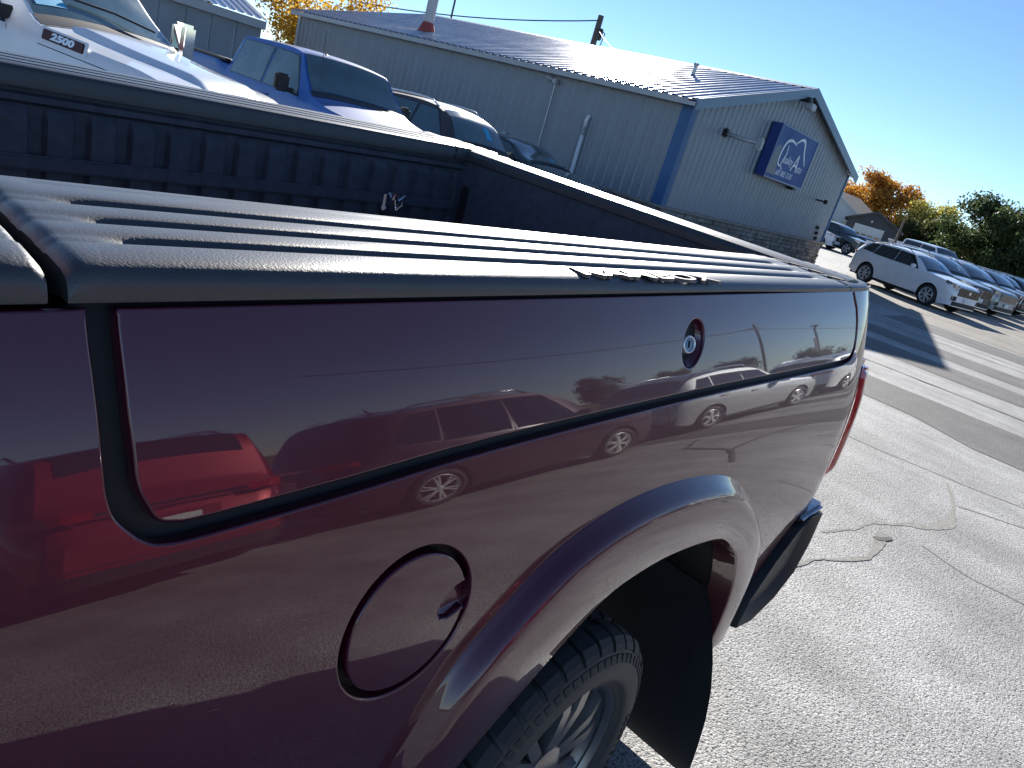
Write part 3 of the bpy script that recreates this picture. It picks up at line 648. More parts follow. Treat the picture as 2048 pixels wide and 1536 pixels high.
# shoulder tread blocks, each its own piece
def block(r0, r1, prof, da, skew=0.0):
    """prof: list of (y, radius); block spanning angle da"""
    b = MB(); n = len(prof); vs = []
    for sgn in (-1, 1):
        for j, (y, r) in enumerate(prof):
            a = sgn * da / 2 + skew * (j / (n - 1)); vs.append((r * math.sin(a), y, r * math.cos(a)))
        for j, (y, r) in enumerate(prof):
            a = sgn * da / 2 + skew * (j / (n - 1)); vs.append(((r - 0.022) * math.sin(a), y + 0.012 * (1 if y < 0 else -1), (r - 0.022) * math.cos(a)))
    fs = []
    for j in range(n - 1):
        fs.append((j, j + 1, 2 * n + j + 1, 2 * n + j))
        fs.append((j, n + j, n + j + 1, j + 1)); fs.append((2 * n + j, 2 * n + j + 1, 3 * n + j + 1, 3 * n + j))
    fs.append((0, 2 * n, 3 * n, n)); fs.append((n - 1, 2 * n - 1, 4 * n - 1, 3 * n - 1))
    b.add(vs, fs); return b
NT = 36
pf = [[(y, TR(r)) for y, r in p_] for p_ in [[(yw0 + 0.004, 0.396), (yw0 + 0.012, 0.414), (yw0 + 0.026, 0.430), (yw0 + 0.050, 0.4345), (yw0 + 0.084, 0.4355)], [(yw0 + 0.006, 0.399), (yw0 + 0.014, 0.415), (yw0 + 0.028, 0.430), (yw0 + 0.048, 0.4345), (yw0 + 0.068, 0.4355)]]]
tb = []
for q in range(2):
    o = block(0, 0, pf[q], 2 * math.pi / NT * 0.80, 0.02).build('tread_block', M['tyre'], wheel); tb.append(o)
for k in range(NT):
    o = tb[k] if k < 2 else link('tread_block', tb[k % 2].data, None, wheel)
    o.location = (WX, 0, WZ); o.rotation_euler = (0, 2 * math.pi * k / NT, 0)
tr = MB(); rt = random.Random(5)
for (yc, hw, cnt, ph) in ((-0.034, 0.030, 32, 0.0), (0.026, 0.022, 32, 0.4), (0.088, 0.030, 36, 0.2)):
    for k in range(cnt):
        a0 = 2 * math.pi * (k + ph) / cnt; da = 2 * math.pi / cnt * 0.78; sk = 0.05 * (1 if yc < 0 else -1); vs = []
        for r in (TR(0.418), TR(0.4360)):
            for y, s in ((yc - hw, -sk), (yc - hw * 0.2, 0.02), (yc + hw, sk)):
                for e in (-da / 2, da / 2):
                    a = a0 + e + s; vs.append((WX + r * math.sin(a), y, WZ + r * math.cos(a)))
        tr.add(vs, [(6, 7, 9, 8), (8, 9, 11, 10), (0, 6, 8, 2), (2, 8, 10, 4), (1, 3, 9, 7), (3, 5, 11, 9), (0, 1, 7, 6), (4, 10, 11, 5)])
o = tr.build('inner_tread', M['tyre'], wheel); o['kind'] = 'stuff'
# raised side blocks and moulded lettering on the sidewall
sb = MB()
for k in range(72):
    a = 2 * math.pi * k / 72; da = 2 * math.pi / 72 * 0.6; vs = []
    for r, yy in ((TR(0.360), yw0 - 0.006), (TR(0.386), yw0 + 0.001)):
        for e in (-da / 2, da / 2): vs += [(WX + r * math.sin(a + e), yy, WZ + r * math.cos(a + e)), (WX + r * math.sin(a + e), yy + 0.01, WZ + r * math.cos(a + e))]
    sb.add(vs, [(0, 2, 6, 4), (0, 4, 5, 1), (2, 3, 7, 6), (0, 1, 3, 2), (4, 6, 7, 5)])
sb.build('sidewall_lugs', M['tyre'], wheel)
def arc_text(body, r, a_c, size, name):
    for i, ch in enumerate(body):
        o = text_mesh(ch, size, 0.0012, name, M['tyre'], wheel, bold=-0.0012)
        a = a_c + (i - (len(body) - 1) / 2) * size * 0.80 / r
        rot = Matrix.Rotation(a, 4, 'Y') @ Matrix.Translation((0, yw0 - 0.0085, r)) @ Matrix.Rotation(math.pi / 2, 4, 'X')
        o.matrix_local = Matrix.Translation((WX, 0, WZ)) @ rot
arc_text('GOODYEAR', 0.292, 1.75, 0.030, 'sidewall_letter')
MB().lathe([(0.0, yw0 + 0.10), (0.16, yw0 + 0.10), (0.16, yw0 + 0.14), (0.0, yw0 + 0.14)], 40, 'y', (WX, 0, WZ)).build('brake_disc', M['darkchrome'], hero, smooth=False)
# caps on the near rail
def cap_section(x, grooves=True, wide=False):
    """(y,z) across the cap at x; grooves fade in over 'end'"""
    zt = 1.502 - 0.012 * max(x, 0) ; yi = 0.325 - 0.012 * max(0, x)
    gd = 0.0095 * grooves
    pts = [(0.004, 1.4655), (-0.0125, 1.4655), (-0.0135, 1.470), (-0.013, zt - 0.020), (-0.010, zt - 0.010), (-0.003, zt - 0.004), (0.008, zt - 0.001), (0.020, zt)]
    base = [0.062, 0.132, 0.205] if not callable(grooves) else []
    sc = (yi - 0.02) / 0.305
    for gy in base:
        y = 0.02 + (gy - 0.02) * sc + 0.0
        if wide:
            pts += [(y - 0.0215, zt + 0.0012), (y - 0.021, zt + 0.0012), (y - 0.0205, zt - gd), (y + 0.0140, zt - gd), (y + 0.0145, zt + 0.0012), (y + 0.015, zt + 0.0012), (y + 0.022, zt + 0.0015)]; continue
        pts += [(y - 0.020, zt + 0.0015), (y - 0.008, zt - 0.001), (y - 0.002, zt - gd), (y + 0.006, zt - gd), (y + 0.010, zt - gd * 0.5), (y + 0.014, zt), (y + 0.022, zt + 0.0015)]
    pts += [(yi - 0.055, zt + 0.001), (yi - 0.045, zt - 0.003 * (gd > 0)), (yi - 0.03, zt - 0.0025), (yi - 0.012, zt - 0.003), (yi - 0.003, zt - 0.008), (yi, zt - 0.02), (yi, 1.40)]
    return pts
def sweep(name, xs, fn, m, parent, cap_ends=True, ang=40):
    b = MB(); rows = [[(x, y, z) for y, z in fn(x)] for x in xs]; b.grid(rows)
    if cap_ends:
        n = len(rows[0])
        for r in (rows[0], rows[-1]): b.add(r, [tuple(range(n))])
    return b.build(name, m, parent, ang=ang)
def lid_sec(x):
    g0 = 0.060; g1 = 2.02
    k = min(1, max(0, (x - g0) / 0.045)) ** 1.3 * min(1, max(0, (g1 - x) / 0.05))
    s = cap_section(x, k)
    e = max(0, (0.030 - x) / 0.016, (x - 2.125) / 0.015); e = min(e, 1)
    return [(y, z - 0.012 * e ** 2 if z > 1.475 else z) for y, z in s]
lid = sweep('storage_lid', [0.0145, 0.017, 0.021, 0.026, 0.031, 0.045, 0.06, 0.07, 0.08, 0.09, 0.10, 0.106, 0.115] + list(np.linspace(0.14, 1.96, 30)) + [1.97, 1.99, 2.005, 2.02, 2.06, 2.125, 2.132, 2.14], lid_sec, M['cap'], hero)
def frontcap(x):
    k = min(1, max(0, (-0.045 - x) / 0.015)); s = cap_section(0.0, k); e = min(1, max(0, (x + 0.013) / 0.012))
    return [(y, z - 0.01 * e ** 2 if z > 1.475 else z) for y, z in s]
sweep('front_rail_cap', [-0.42, -0.3, -0.1, -0.062, -0.055, -0.05, -0.045, -0.03, -0.013, -0.007, -0.001], frontcap, M['cap'], hero)
def rearcap(x):
    k = 0.0
    s = cap_section(x, k, True); e = max(0, (2.158 - x) / 0.01, (x - 2.37) / 0.075); e = min(1, e); sh = 0.030 * max(0, (x - 2.2) / 0.23) ** 3
    return [(y + (sh if y < 0.1 else 0), z - (0.016 if x > 2.3 else 0.008) * e ** 2 if z > 1.475 else z) for y, z in s]
sweep('rear_rail_cap', [2.147, 2.150, 2.156, 2.164, 2.166, 2.20, 2.25, 2.299, 2.301, 2.34, 2.37, 2.39, 2.41, 2.425, 2.435, 2.442], rearcap, M['cap'], hero)
for gy in (0.062, 0.132, 0.205):
    sc_ = (0.325 - 0.012 * 2.23 - 0.02) / 0.305; yy = 0.02 + (gy - 0.02) * sc_
    MB().add([(2.19, yy - 0.020, 1.4794), (2.30, yy - 0.020, 1.4780), (2.27, yy + 0.016, 1.4784), (2.16, yy + 0.016, 1.4798), (2.19, yy - 0.020, 1.470), (2.30, yy - 0.020, 1.470), (2.27, yy + 0.016, 1.470), (2.16, yy + 0.016, 1.470)], [(0, 1, 2, 3), (0, 4, 5, 1), (1, 5, 6, 2), (2, 6, 7, 3), (3, 7, 4, 0)]).build('slot_shade_sheet', M['blackgap'], hero)  # dark sheets on the cap stand in for the shade inside open slots
o = text_mesh('RAMBOX', 0.080, 0.0032, 'lid_lettering', M['cap'], lid, bold=0.0012)
o.location = (1.0, 0.006, 1.4906); o.scale = (1.42, 0.66, 1); o.rotation_euler = (0, R(0.7), R(-2.0))
# near inner wall, bed floor, bulkhead
W = 1.87
YI, YF = 0.315, 1.565
b = MB(); b.box(XF, 2.30, YI - 0.02, YI, 0.86, 1.47); b.build('bed_inner_wall', M['liner'], hero)
b = MB(); rows = []
for yy in np.arange(YI, YF + 0.03, 0.0125):
    ph = ((yy - YI) % 0.075) / 0.075; h = 0.012 if 0.15 < ph < 0.75 else 0
    rows.append([(XF, yy, 0.86 + h), (2.30, yy, 0.86 + h)])
b.grid(rows).build('bed_floor', M['liner'], hero)
MB().bbox(XF - 0.06, XF, YI - 0.3, YF + 0.28, 0.84, 1.47, 0.01).build('bed_bulkhead', M['liner'], hero)
# far wall with stamped ribs
b = MB(); rows = []
xs = []
for k in range(24):
    xb = XF + 0.05 + k * 0.117
    xs += [(xb, 0), (xb + 0.066, 0), (xb + 0.074, 1), (xb + 0.108, 1)]
zs = [0.86, 1.34, 1.375, 1.39, 1.405]
for z in zs:
    row = [(XF, YF, z)]
    for x, q in xs:
        dz = 1.0 if z < 1.35 else (1.0 if z < 1.38 else (0.45 if z < 1.4 else 0.0))
        row.append((min(x, 2.3), YF - (1 - q) * 0.020 * dz + 0.006, z))
    row.append((2.30, YF, z)); rows.append(row)
rows.append([(p[0], YF - 0.014, 1.415) for p in rows[0]]); rows.append([(p[0], YF - 0.014, 1.43) for p in rows[0]]); rows.append([(p[0], YF - 0.001, 1.436) for p in rows[0]]); rows.append([(p[0], YF + 0.0, 1.455) for p in rows[0]]); rows.append([(p[0], YF - 0.022, 1.460) for p in rows[0]]); rows.append([(p[0], YF - 0.024, 1.478) for p in rows[0]])
b.grid(rows).build('bed_far_wall', M['liner'], hero)
def farcap(x):
    zt = 1.500 + 0.0 * x; a = YF - 0.026
    out = [(a, 1.45), (a, zt - 0.012), (a + 0.004, zt - 0.004), (a + 0.012, zt)]
    for k in range(3):
        y = a + 0.06 + k * 0.075; out += [(y - 0.012, zt + 0.002), (y - 0.006, zt - 0.008), (y + 0.008, zt - 0.008), (y + 0.014, zt + 0.002)]
    out += [(W - 0.03, zt + 0.001), (W - 0.01, zt - 0.004), (W, zt - 0.014), (W + 0.004, 1.465)]
    return out
sweep('far_lid', list(np.linspace(0.0, 2.14, 12)), farcap, M['cap'], hero)
sweep('far_rail_cap', list(np.linspace(XF, -0.015, 4)), farcap, M['cap'], hero)
sweep('far_rail_cap', [2.15, 2.25, 2.35, 2.42], farcap, M['cap'], hero)
# far bed side
b = MB(); rows = []
for z in np.linspace(0.5, 1.462, 18): rows.append([(x, W - ysp(z) - 0.030 * max(0, (x - 2.2) / 0.23) ** 3, z) for x in (XF, 0.5, 1.3, 2.2, 2.3, 2.38, XT)])
b.grid(rows).build('far_bed_side', M['maroon'], hero, smooth=True)
# tie-down cleat on the far wall rail
tc_ = MB().bbox(-0.035, 0.035, -0.012, 0.008, -0.03, 0.03, 0.006)
tc_.tube([(-0.022, -0.014, -0.022), (-0.026, -0.03, 0.0), (-0.018, -0.034, 0.03), (0.0, -0.03, 0.012), (0.018, -0.034, 0.03), (0.026, -0.03, 0.0), (0.022, -0.014, -0.022)], 0.006)
c_ = tc_.build('tie_down_cleat', M['chrome'], hero, ang=40); c_.location = (1.62, YF - 0.03, 1.265); c_.scale = (1.25, 1.25, 1.25)
MB().bbox(0.3, 2.2, YF - 0.030, YF - 0.012, 1.245, 1.285, 0.006).build('cargo_rail', M['liner'], hero)
# tailgate
tg = MB().bbox(2.24, 2.44, 0.02, W - 0.02, 0.86, 1.455, 0.02).build('tailgate', M['maroon'], hero)
MB().bbox(2.215, 2.239, 0.03, W - 0.03, 0.90, 1.4295, 0.004).build('tailgate_liner', M['liner'], tg)
b = MB(); b.prism([(2.20, 1.43), (2.20, 1.452), (2.212, 1.468), (2.235, 1.474), (2.29, 1.478), (2.34, 1.470), (2.36, 1.456), (2.455, 1.452), (2.455, 1.43)], 0.03, W - 0.03).build('tailgate_cap', M['cap'], tg, ang=35)
for k in range(3): MB().bbox(2.206, 2.214, 0.5 + 0.43 * k, 0.535 + 0.43 * k, 1.36, 1.395, 0.004).build('tailgate_fastener', M['plastic'], tg)
for yy in (0.33, W - 0.37): MB().bbox(2.19, 2.225, yy, yy + 0.035, 1.10, 1.34, 0.008).build('tailgate_strap', M['plastic'], tg)
# the tailgate is not quite square to the rails
for o in [o for o in bpy.data.objects if o == tg or o.parent == tg]:
    for v in o.data.vertices:
        q = min(1.25, max(0.0, (v.co.y - 0.33) / 1.25)); v.co.x -= 0.235 * q; v.co.z += (0.006 + 0.031 * q) * max(0.0, min(1.0, (v.co.z - 1.2) / 0.2))
for o in [o for o in hero.children if o.name.split('.')[0] in ('far_lid', 'far_rail_cap', 'bed_far_wall', 'far_bed_side', 'cargo_rail')]:
    for v in o.data.vertices:
        v.co.x = XF + (v.co.x - XF) * 0.905
        if v.co.z > 1.2: v.co.z += 0.014 * min(1.0, max(0.0, v.co.x / 2.0))
# tail lamp
b = MB(); rows = []
for z in np.linspace(0.81, 1.215, 22):
    e = min(1, (z - 0.81) / 0.03, (1.215 - z) / 0.02); e = max(0, e) ** 0.5; r_ = []
    for x in np.linspace(2.385, 2.462, 9):
        t = (x - 2.385) / 0.077; r_.append((x + 0.0, side_y(min(x, 2.43), z) - 0.002 - 0.022 * e * math.sin(min(1, t * 1.8) * math.pi / 2) + 0.05 * max(0, t - 0.7) ** 1.3, z))
    rows.append(r_)
tl = b.grid(rows).build('tail_lamp', M['redlens'], hero, smooth=True)
MB().bbox(2.40, 2.468, -0.085, 0.14, 0.80, 1.23, 0.02).build('lamp_housing', M['redlens'], tl)
# rear bumper
b = MB(); rows = []
bpts = [(2.00, 0.33), (2.02, 0.44), (2.13, 0.56), (2.24, 0.645), (2.34, 0.672), (2.46, 0.655), (2.475, 0.52), (2.44, 0.40), (2.32, 0.33), (2.14, 0.30), (2.00, 0.33)]
for (x, z) in bpts:
    row = []
    for (y, s) in ((-0.118, 0.80), (-0.138, 0.92), (-0.146, 1.0), (-0.13, 1.02), (0.0, 1.02), (0.9, 1.02), (W + 0.13, 1.02), (W + 0.145, 0.9)):
        row.append((2.26 + (x - 2.26) * s, y, 0.50 + (z - 0.50) * s))
    rows.append(row)
b.grid(rows); b.add([r[0] for r in rows[:-1]], [tuple(range(len(rows) - 1))])
bp_ = b.build('rear_bumper', M['plastic'], hero, ang=40)
MB().bbox(2.24, 2.465, -0.140, W + 0.13, 0.664, 0.692, 0.012).build('bumper_step', M['darkchrome'], bp_)
MB().tube([(1.25, 0.40, 0.42), (1.18, 0.36, 0.80)], 0.035, 10).build('shock_absorber', M['galv'], hero)
MB().bbox(0.35, 1.75, 0.42, 0.50, 0.40, 0.47, 0.01).build('leaf_spring', M['well'], hero)
# frame, axle and cab so that the truck is whole
MB().box(-3.2, 2.30, 0.42, 0.52, 0.52, 0.68).box(-3.2, 2.30, W - 0.52, W - 0.42, 0.52, 0.68).build('chassis_frame', M['well'], hero)
MB().tube([(WX, 0.1, WZ), (WX, W - 0.1, WZ)], 0.07, 12).build('rear_axle', M['well'], hero)
fw_ = MB().lathe([(0.0, W - yw0 - 0.03), (0.25, W - yw0 - 0.03), (0.40, W - yw0 - 0.01), (WR, W - yw0 - 0.05), (WR, W - yw1), (0.0, W - yw1)], 40, 'y', (WX, 0, WZ)).build('far_wheel', M['tyre'], hero)
XC = -0.46
cabp = [(XC, 0.50), (XC, 1.46), (XC - 0.06, 1.93), (XC - 0.25, 2.0), (XC - 1.75, 2.0), (XC - 2.45, 1.48), (XC - 3.6, 1.36), (XC - 3.75, 1.0), (XC - 3.75, 0.55)]
b = MB(); rows = []
for (y, s) in ((-0.12, 0.0), (-0.13, 0.0), (0.10, 1.0), (W - 0.10, 1.0), (W + 0.13, 0.0), (W + 0.12, 0.0)):
    pass
low = [(XC, 0.50), (XC, 1.47), (XC - 2.45, 1.47), (XC - 3.6, 1.34), (XC - 3.75, 1.0), (XC - 3.75, 0.55)]
MB().prism(low, -0.12, W + 0.12).build('cab_body', M['maroon'], hero)
b = MB(); b.grid([[(XC, -0.03, 1.468), (XC - 2.4, -0.03, 1.468)], [(XC - 0.06, 0.10, 1.95), (XC - 1.75, 0.10, 1.95)], [(XC - 0.08, 0.25, 2.0), (XC - 1.72, 0.25, 2.0)], [(XC - 0.08, W - 0.25, 2.0), (XC - 1.72, W - 0.25, 2.0)], [(XC - 0.06, W - 0.10, 1.95), (XC - 1.75, W - 0.10, 1.95)], [(XC, W + 0.03, 1.468), (XC - 2.4, W + 0.03, 1.468)]])
b.add([(XC, -0.03, 1.468), (XC - 0.06, 0.10, 1.95), (XC - 0.08, 0.25, 2.0), (XC - 0.08, W - 0.25, 2.0), (XC - 0.06, W - 0.10, 1.95), (XC, W + 0.03, 1.468)], [(0, 1, 2, 3, 4, 5)])
b.add([(XC - 2.4, -0.03, 1.468), (XC - 1.75, 0.10, 1.95), (XC - 1.72, 0.25, 2.0), (XC - 1.72, W - 0.25, 2.0), (XC - 1.75, W - 0.10, 1.95), (XC - 2.4, W + 0.03, 1.468)], [(5, 4, 3, 2, 1, 0)])
b.build('cab_roof', M['maroon'], hero)
for yy in (-0.15, W - 0.13): MB().lathe([(0.0, yy), (0.25, yy), (0.40, yy - 0.01), (WR, yy + 0.04), (WR, yy + 0.27), (0.0, yy + 0.27)], 40, 'y', (-3.0, 0, 0.54)).build('front_wheel', M['tyre'], hero)
# ------------------------------------------------------------------ vehicles
def interp(pts, s):
    return float(np.interp(s, [p[0] for p in pts], [p[1] for p in pts]))
def crv(pts, k=5):
    """rounded version of a polyline (x increasing)"""
    xs = [p[0] for p in pts]; sm = smooth(pts, k); out = [sm[0]]
    for p in sm[1:]:
        if p[0] > out[-1][0] + 1e-4: out.append(p)
    return out
_wheels = {}
def wheel_parts(r, w, rimr, style, rimmat):
    key = (r, w, rimr, style, rimmat)
    if key in _wheels: return _wheels[key]
    ty = MB().lathe([(rimr, -w / 2 + 0.02), (rimr + 0.02, -w / 2), (rimr + (r - rimr) * 0.55, -w / 2 - 0.006), (r - 0.03, -w / 2 + 0.01), (r - 0.006, -w / 2 + 0.035), (r, -w / 2 + 0.07), (r, w / 2 - 0.05), (r - 0.02, w / 2), (rimr, w / 2)], 44)
    to = ty.build('tyre', M['tyre'], None, smooth=True)
    rm = MB().lathe([(rimr + 0.006, -w / 2 + 0.018), (rimr - 0.008, -w / 2 + 0.010), (rimr - 0.022, -w / 2 + 0.03), (rimr - 0.03, -w / 2 + 0.09), (rimr - 0.035, w / 2)], 40)
    n = {'five': 5, 'six': 6, 'multi': 10, 'ten': 7}[style]
    for k in range(n):
        a = 2 * math.pi * k / n + 0.3
        for sg_ in ((-1, 1) if style in ('five', 'six', 'ten') else (0,)):
            ca, sa = math.cos(a), math.sin(a); P = []
            for rr_, wd_, oy in ((0.03, 0.008, 0.02), (rimr * 0.5, 0.016, 0.012), (rimr - 0.012, 0.034 if sg_ else 0.0, 0.022)):
                P.append([(ca * rr_ - sa * (sg_ * wd_ + q), -w / 2 + oy + e, sa * rr_ + ca * (sg_ * wd_ + q)) for q, e in ((-0.016, 0.03), (-0.012, 0), (0.012, 0), (0.016, 0.03))])
            rm.grid(P)
    rm.lathe([(0.0, -w / 2 + 0.008), (0.035, -w / 2 + 0.010), (0.05, -w / 2 + 0.03)], 20)
    ro = rm.build('rim', M[rimmat], None, ang=40)
    dk = MB().lathe([(rimr - 0.01, -w / 2 + 0.10), (0.0, -w / 2 + 0.10)], 24).build('wheel_back', M['well'], None)
    res = (to.data, ro.data, dk.data)
    for o in (to, ro, dk): bpy.data.objects.remove(o)
    _wheels[key] = res; return res
class Car:
    """s = metres back from the nose, y left, z up; nose at local origin"""
    def __init__(c, name, label, cat, loc, heading, sp, color, group=None, glass='glass'):
        c.sp = sp; c.p = color; c.g = M[glass]
        c.root = empty(name, loc, R(heading), label, cat, group)
        c.top = crv(sp['top'], 6) if sp.get('smooth_top', True) else sp['top']
        c.belt = crv(sp['belt'], 4); c.wid = crv(sp['wid'], 5); c.L = sp['L']
    def ztop(c, s): return interp(c.top, s)
    def zb(c, s): return min(interp(c.belt, s), c.ztop(s) - 0.012)
    def w(c, s): return interp(c.wid, s)
    def bot(c, s):
        z = interp(c.sp['sill'], s); r = c.sp['arch']
        for wx in c.sp['wheels']:
            d = abs(s - wx)
            if d < r: z = max(z, c.sp['wr'] + math.sqrt(r * r - d * d) * c.sp.get('archk', 1.0))
        return z
    def crown(c, s): return min(c.sp.get('crown', 0.055), max(0.008, (c.ztop(s) - c.zb(s)) * 0.45))
    def wt(c, s):
        h = c.ztop(s) - c.crown(s) - c.zb(s); return c.w(s) * 0.975 - max(0, h) * c.sp.get('tumble', 0.34) - min(0.05, max(0, h) * 0.25)
    def ylow(c, s, z):
        zb = c.zb(s); z0 = 0.25; t = min(1, max(0, (z - z0) / max(0.05, (zb - z0))))
        return c.w(s) * (0.93 + 0.07 * math.sin(math.pi * min(1, t * 1.25) * 0.5) - 0.025 * max(0, t - 0.75) / 0.25)
    def yup(c, s, z):
        zb = c.zb(s); h = c.ztop(s) - c.crown(s) - zb; t = min(1, max(0, (z - zb) / max(0.01, h)))
        a = c.w(s) * 0.975; return a + (c.wt(s) - a) * (t ** 1.12)
    def yside(c, s, z): return c.ylow(s, z) if z <= c.zb(s) else c.yup(s, z)
    def ztopy(c, s, y):
        q = min(1, abs(y) / max(0.05, c.wt(s))); return c.ztop(s) - c.crown(s) * q ** 2.4
    def sec(c, s):
        out = []; z0 = c.bot(s); zb = c.zb(s)
        z0 = min(z0, zb - 0.01)
        for t in np.linspace(0, 1, 9): z = z0 + (zb - z0) * t; out.append((c.ylow(s, z), z))
        h = c.ztop(s) - c.crown(s)
        for t in np.linspace(0, 1, 6)[1:]: z = zb + (h - zb) * t; out.append((c.yup(s, z), z))
        for t in np.linspace(1, 0, 7)[1:]: y = c.wt(s) * t; out.append((y, c.ztopy(s, y)))
        return out
    def body(c, extra=()):
        ss = set(np.linspace(0, c.L, 60).round(3).tolist()) | set(extra)
        for wx in c.sp['wheels']:
            for a in np.linspace(0, math.pi, 17): ss.add(round(wx + c.sp['arch'] * math.cos(a), 3))
        for p in c.sp['top'] + c.sp['wid']: ss.add(round(p[0], 3))
        ss = sorted(x for x in ss if 0 <= x <= c.L)
        b = MB(); rows = []
        for s in ss:
            q = c.sec(s); rows.append([(-s, y, z) for y, z in q] + [(-s, -y, z) for y, z in q[::-1][1:]])
        b.grid(rows)
        for r in (rows[0], rows[-1]):
            n = len(r); b.add(r, [tuple(range(n))])
        c.b = b.build('body', c.p, c.root, ang=32)
        # floor and wheel wells
        fl = MB(); fl.box(-c.L + 0.25, -0.25, -c.w(c.L / 2) * 0.86, c.w(c.L / 2) * 0.86, 0.24, 0.34)
        fl.build('underbody', M['well'], c.root)
        for wx in c.sp['wheels']:
            ar = c.sp['arch'] + 0.02; q = MB(); rows = []
            for a in np.linspace(-0.35, math.pi + 0.35, 22): rows.append([(-wx - ar * math.cos(a), y, c.sp['wr'] + ar * math.sin(a) * c.sp.get('archk', 1.0)) for y in (-c.w(wx) * 0.93, c.w(wx) * 0.93)])
            q.grid(rows); q.build('wheel_well', M['well'], c.root)
        return c
    def wheels(c, style='five', rimmat='alloy', wid=0.235, sides=(1, -1)):
        for wx in c.sp['wheels']:
            for sd in sides:
                r = c.sp['wr']; t, rmm, dk = wheel_parts(r, wid, r * c.sp.get('rimk', 0.68), style, rimmat)
                o = link('wheel', rmm, None, c.root); o.location = (-wx, sd * (c.w(wx) - wid / 2 - 0.015), r); o.rotation_euler = (0, 0, math.pi if sd > 0 else 0)
                link('tyre', t, None, o); link('wheel_back', dk, None, o)
        return c
    def side_patch(c, name, quad, m, off=0.004, n=(12, 6), sides=(1, -1), parent=None):
        """quad: (s,z) corners: front-low, rear-low, rear-high, front-high"""
        a, b_, d, e = [Vector(q) for q in quad]; out = []
        for sd in sides:
            rows = []
            for j in range(n[1] + 1):
                t = j / n[1]; p = a.lerp(e, t); q = b_.lerp(d, t); row = []
                for i in range(n[0] + 1):
                    v = p.lerp(q, i / n[0]); edge = 0.0
                    row.append((-v.x, sd * (c.yside(v.x, v.y) + off), v.y))
                rows.append(row)
            out.append(MB().grid(rows).build(name, m, parent or c.root, smooth=True))
        return out
    def window(c, quad, sides=(1, -1), name='side_window', round_=0.0):
        """rounded window pane with a dark surround"""
        c.side_patch('window_frame', [(q[0] + dx, q[1] + dz) for q, (dx, dz) in zip(quad, ((-0.03, -0.02), (0.03, -0.02), (0.03, 0.02), (-0.03, 0.02)))], M['gloss_black'], 0.003, sides=sides)
        return c.side_patch(name, quad, c.g, 0.006, sides=sides)
    def top_patch(c, name, s0, s1, k, m, off=0.006, n=(10, 12), y0=-1, y1=1, parent=None):
        rows = []
        for i in range(n[0] + 1):
            s = s0 + (s1 - s0) * i / n[0]; row = []
            for j in range(n[1] + 1):
                y = (y0 + (y1 - y0) * j / n[1]) * c.wt(s) * k; z = c.ztopy(s, y); e = 0.01
                ds = (c.ztop(s + e) - c.ztop(s - e)) / (2 * e); nn = Vector((ds, 0, 1)).normalized()
                row.append((-s + nn.x * off, y, z + nn.z * off))
            rows.append(row)
        return MB().grid(rows).build(name, m, parent or c.root, smooth=True)
    def plan(c, a, z, rear=False, off=0.0):
        """point on the nose (or tail) outline at arc length a from the centre line"""
        sg_ = 1 if a >= 0 else -1; a = abs(a); L = c.L
        pts = [(0.0, 0.0)]; ss = np.linspace(0, 0.9, 40)
        for s in ss: pts.append((s, c.w(L - s if rear else s)))
        d = [0]
        for p, q in zip(pts[:-1], pts[1:]): d.append(d[-1] + math.hypot(q[0] - p[0], q[1] - p[1]))
        s = float(np.interp(a, d, [p[0] for p in pts])); y = float(np.interp(a, d, [p[1] for p in pts]))
        s2 = float(np.interp(a + 0.02, d, [p[0] for p in pts])); y2 = float(np.interp(a + 0.02, d, [p[1] for p in pts]))
        k = c.ylow(L - s if rear else s, z) / max(0.1, c.w(L - s if rear else s)); t = Vector((s2 - s, y2 - y)).normalized()
        s -= t.y * off; y += t.x * off
        x = -(L - s) if rear else -s
        return (x, sg_ * y * (k if a > 0.05 else 1), z)
    def face(c, name, a0, a1, z0, z1, m, rear=False, off=0.008, n=(14, 4), top=None, parent=None, z0b=None, z1b=None):
        rows = []
        for j in range(n[1] + 1):
            t = j / n[1]; row = []
            for i in range(n[0] + 1):
                u = i / n[0]; zl = z0 + ((z0b if z0b is not None else z0) - z0) * u; zh = z1 + ((z1b if z1b is not None else z1) - z1) * u
                row.append(c.plan(a0 + (a1 - a0) * u, zl + (zh - zl) * t, rear, off))
            rows.append(row)
        return MB().grid(rows).build(name, m, parent or c.root, smooth=True)
    def mirror(c, s, z, sz=(0.12, 0.22, 0.16), m=None, sides=(1, -1), gap=0.06):
        for sd in sides:
            y = c.yside(s, z) * sd; b = MB(); b.bbox(-s - sz[0] * 0.5, -s + sz[0] * 0.5, y + sd * gap if sd > 0 else y - gap - sz[1], y + gap + sz[1] if sd > 0 else y - gap, z - sz[2] * 0.35, z + sz[2] * 0.65, 0.035)
            o = b.build('door_mirror', m or c.p, c.root, ang=50)
            b = MB(); b.bbox(-s - 0.05, -s + 0.03, min(y - sd * 0.02, y + sd * gap * 1.4), max(y - sd * 0.02, y + sd * gap * 1.4), z - sz[2] * 0.3, z - 0.01, 0.012); b.build('mirror_arm', M['plastic'], o)
            b = MB(); yy0 = y + sd * (gap + 0.02); yy1 = y + sd * (gap + sz[1] - 0.02); b.box(-s - sz[0] * 0.5 - 0.004, -s - sz[0] * 0.5 - 0.001, min(yy0, yy1), max(yy0, yy1), z - sz[2] * 0.25, z + sz[2] * 0.55); b.build('mirror_glass', M['chrome'], o)
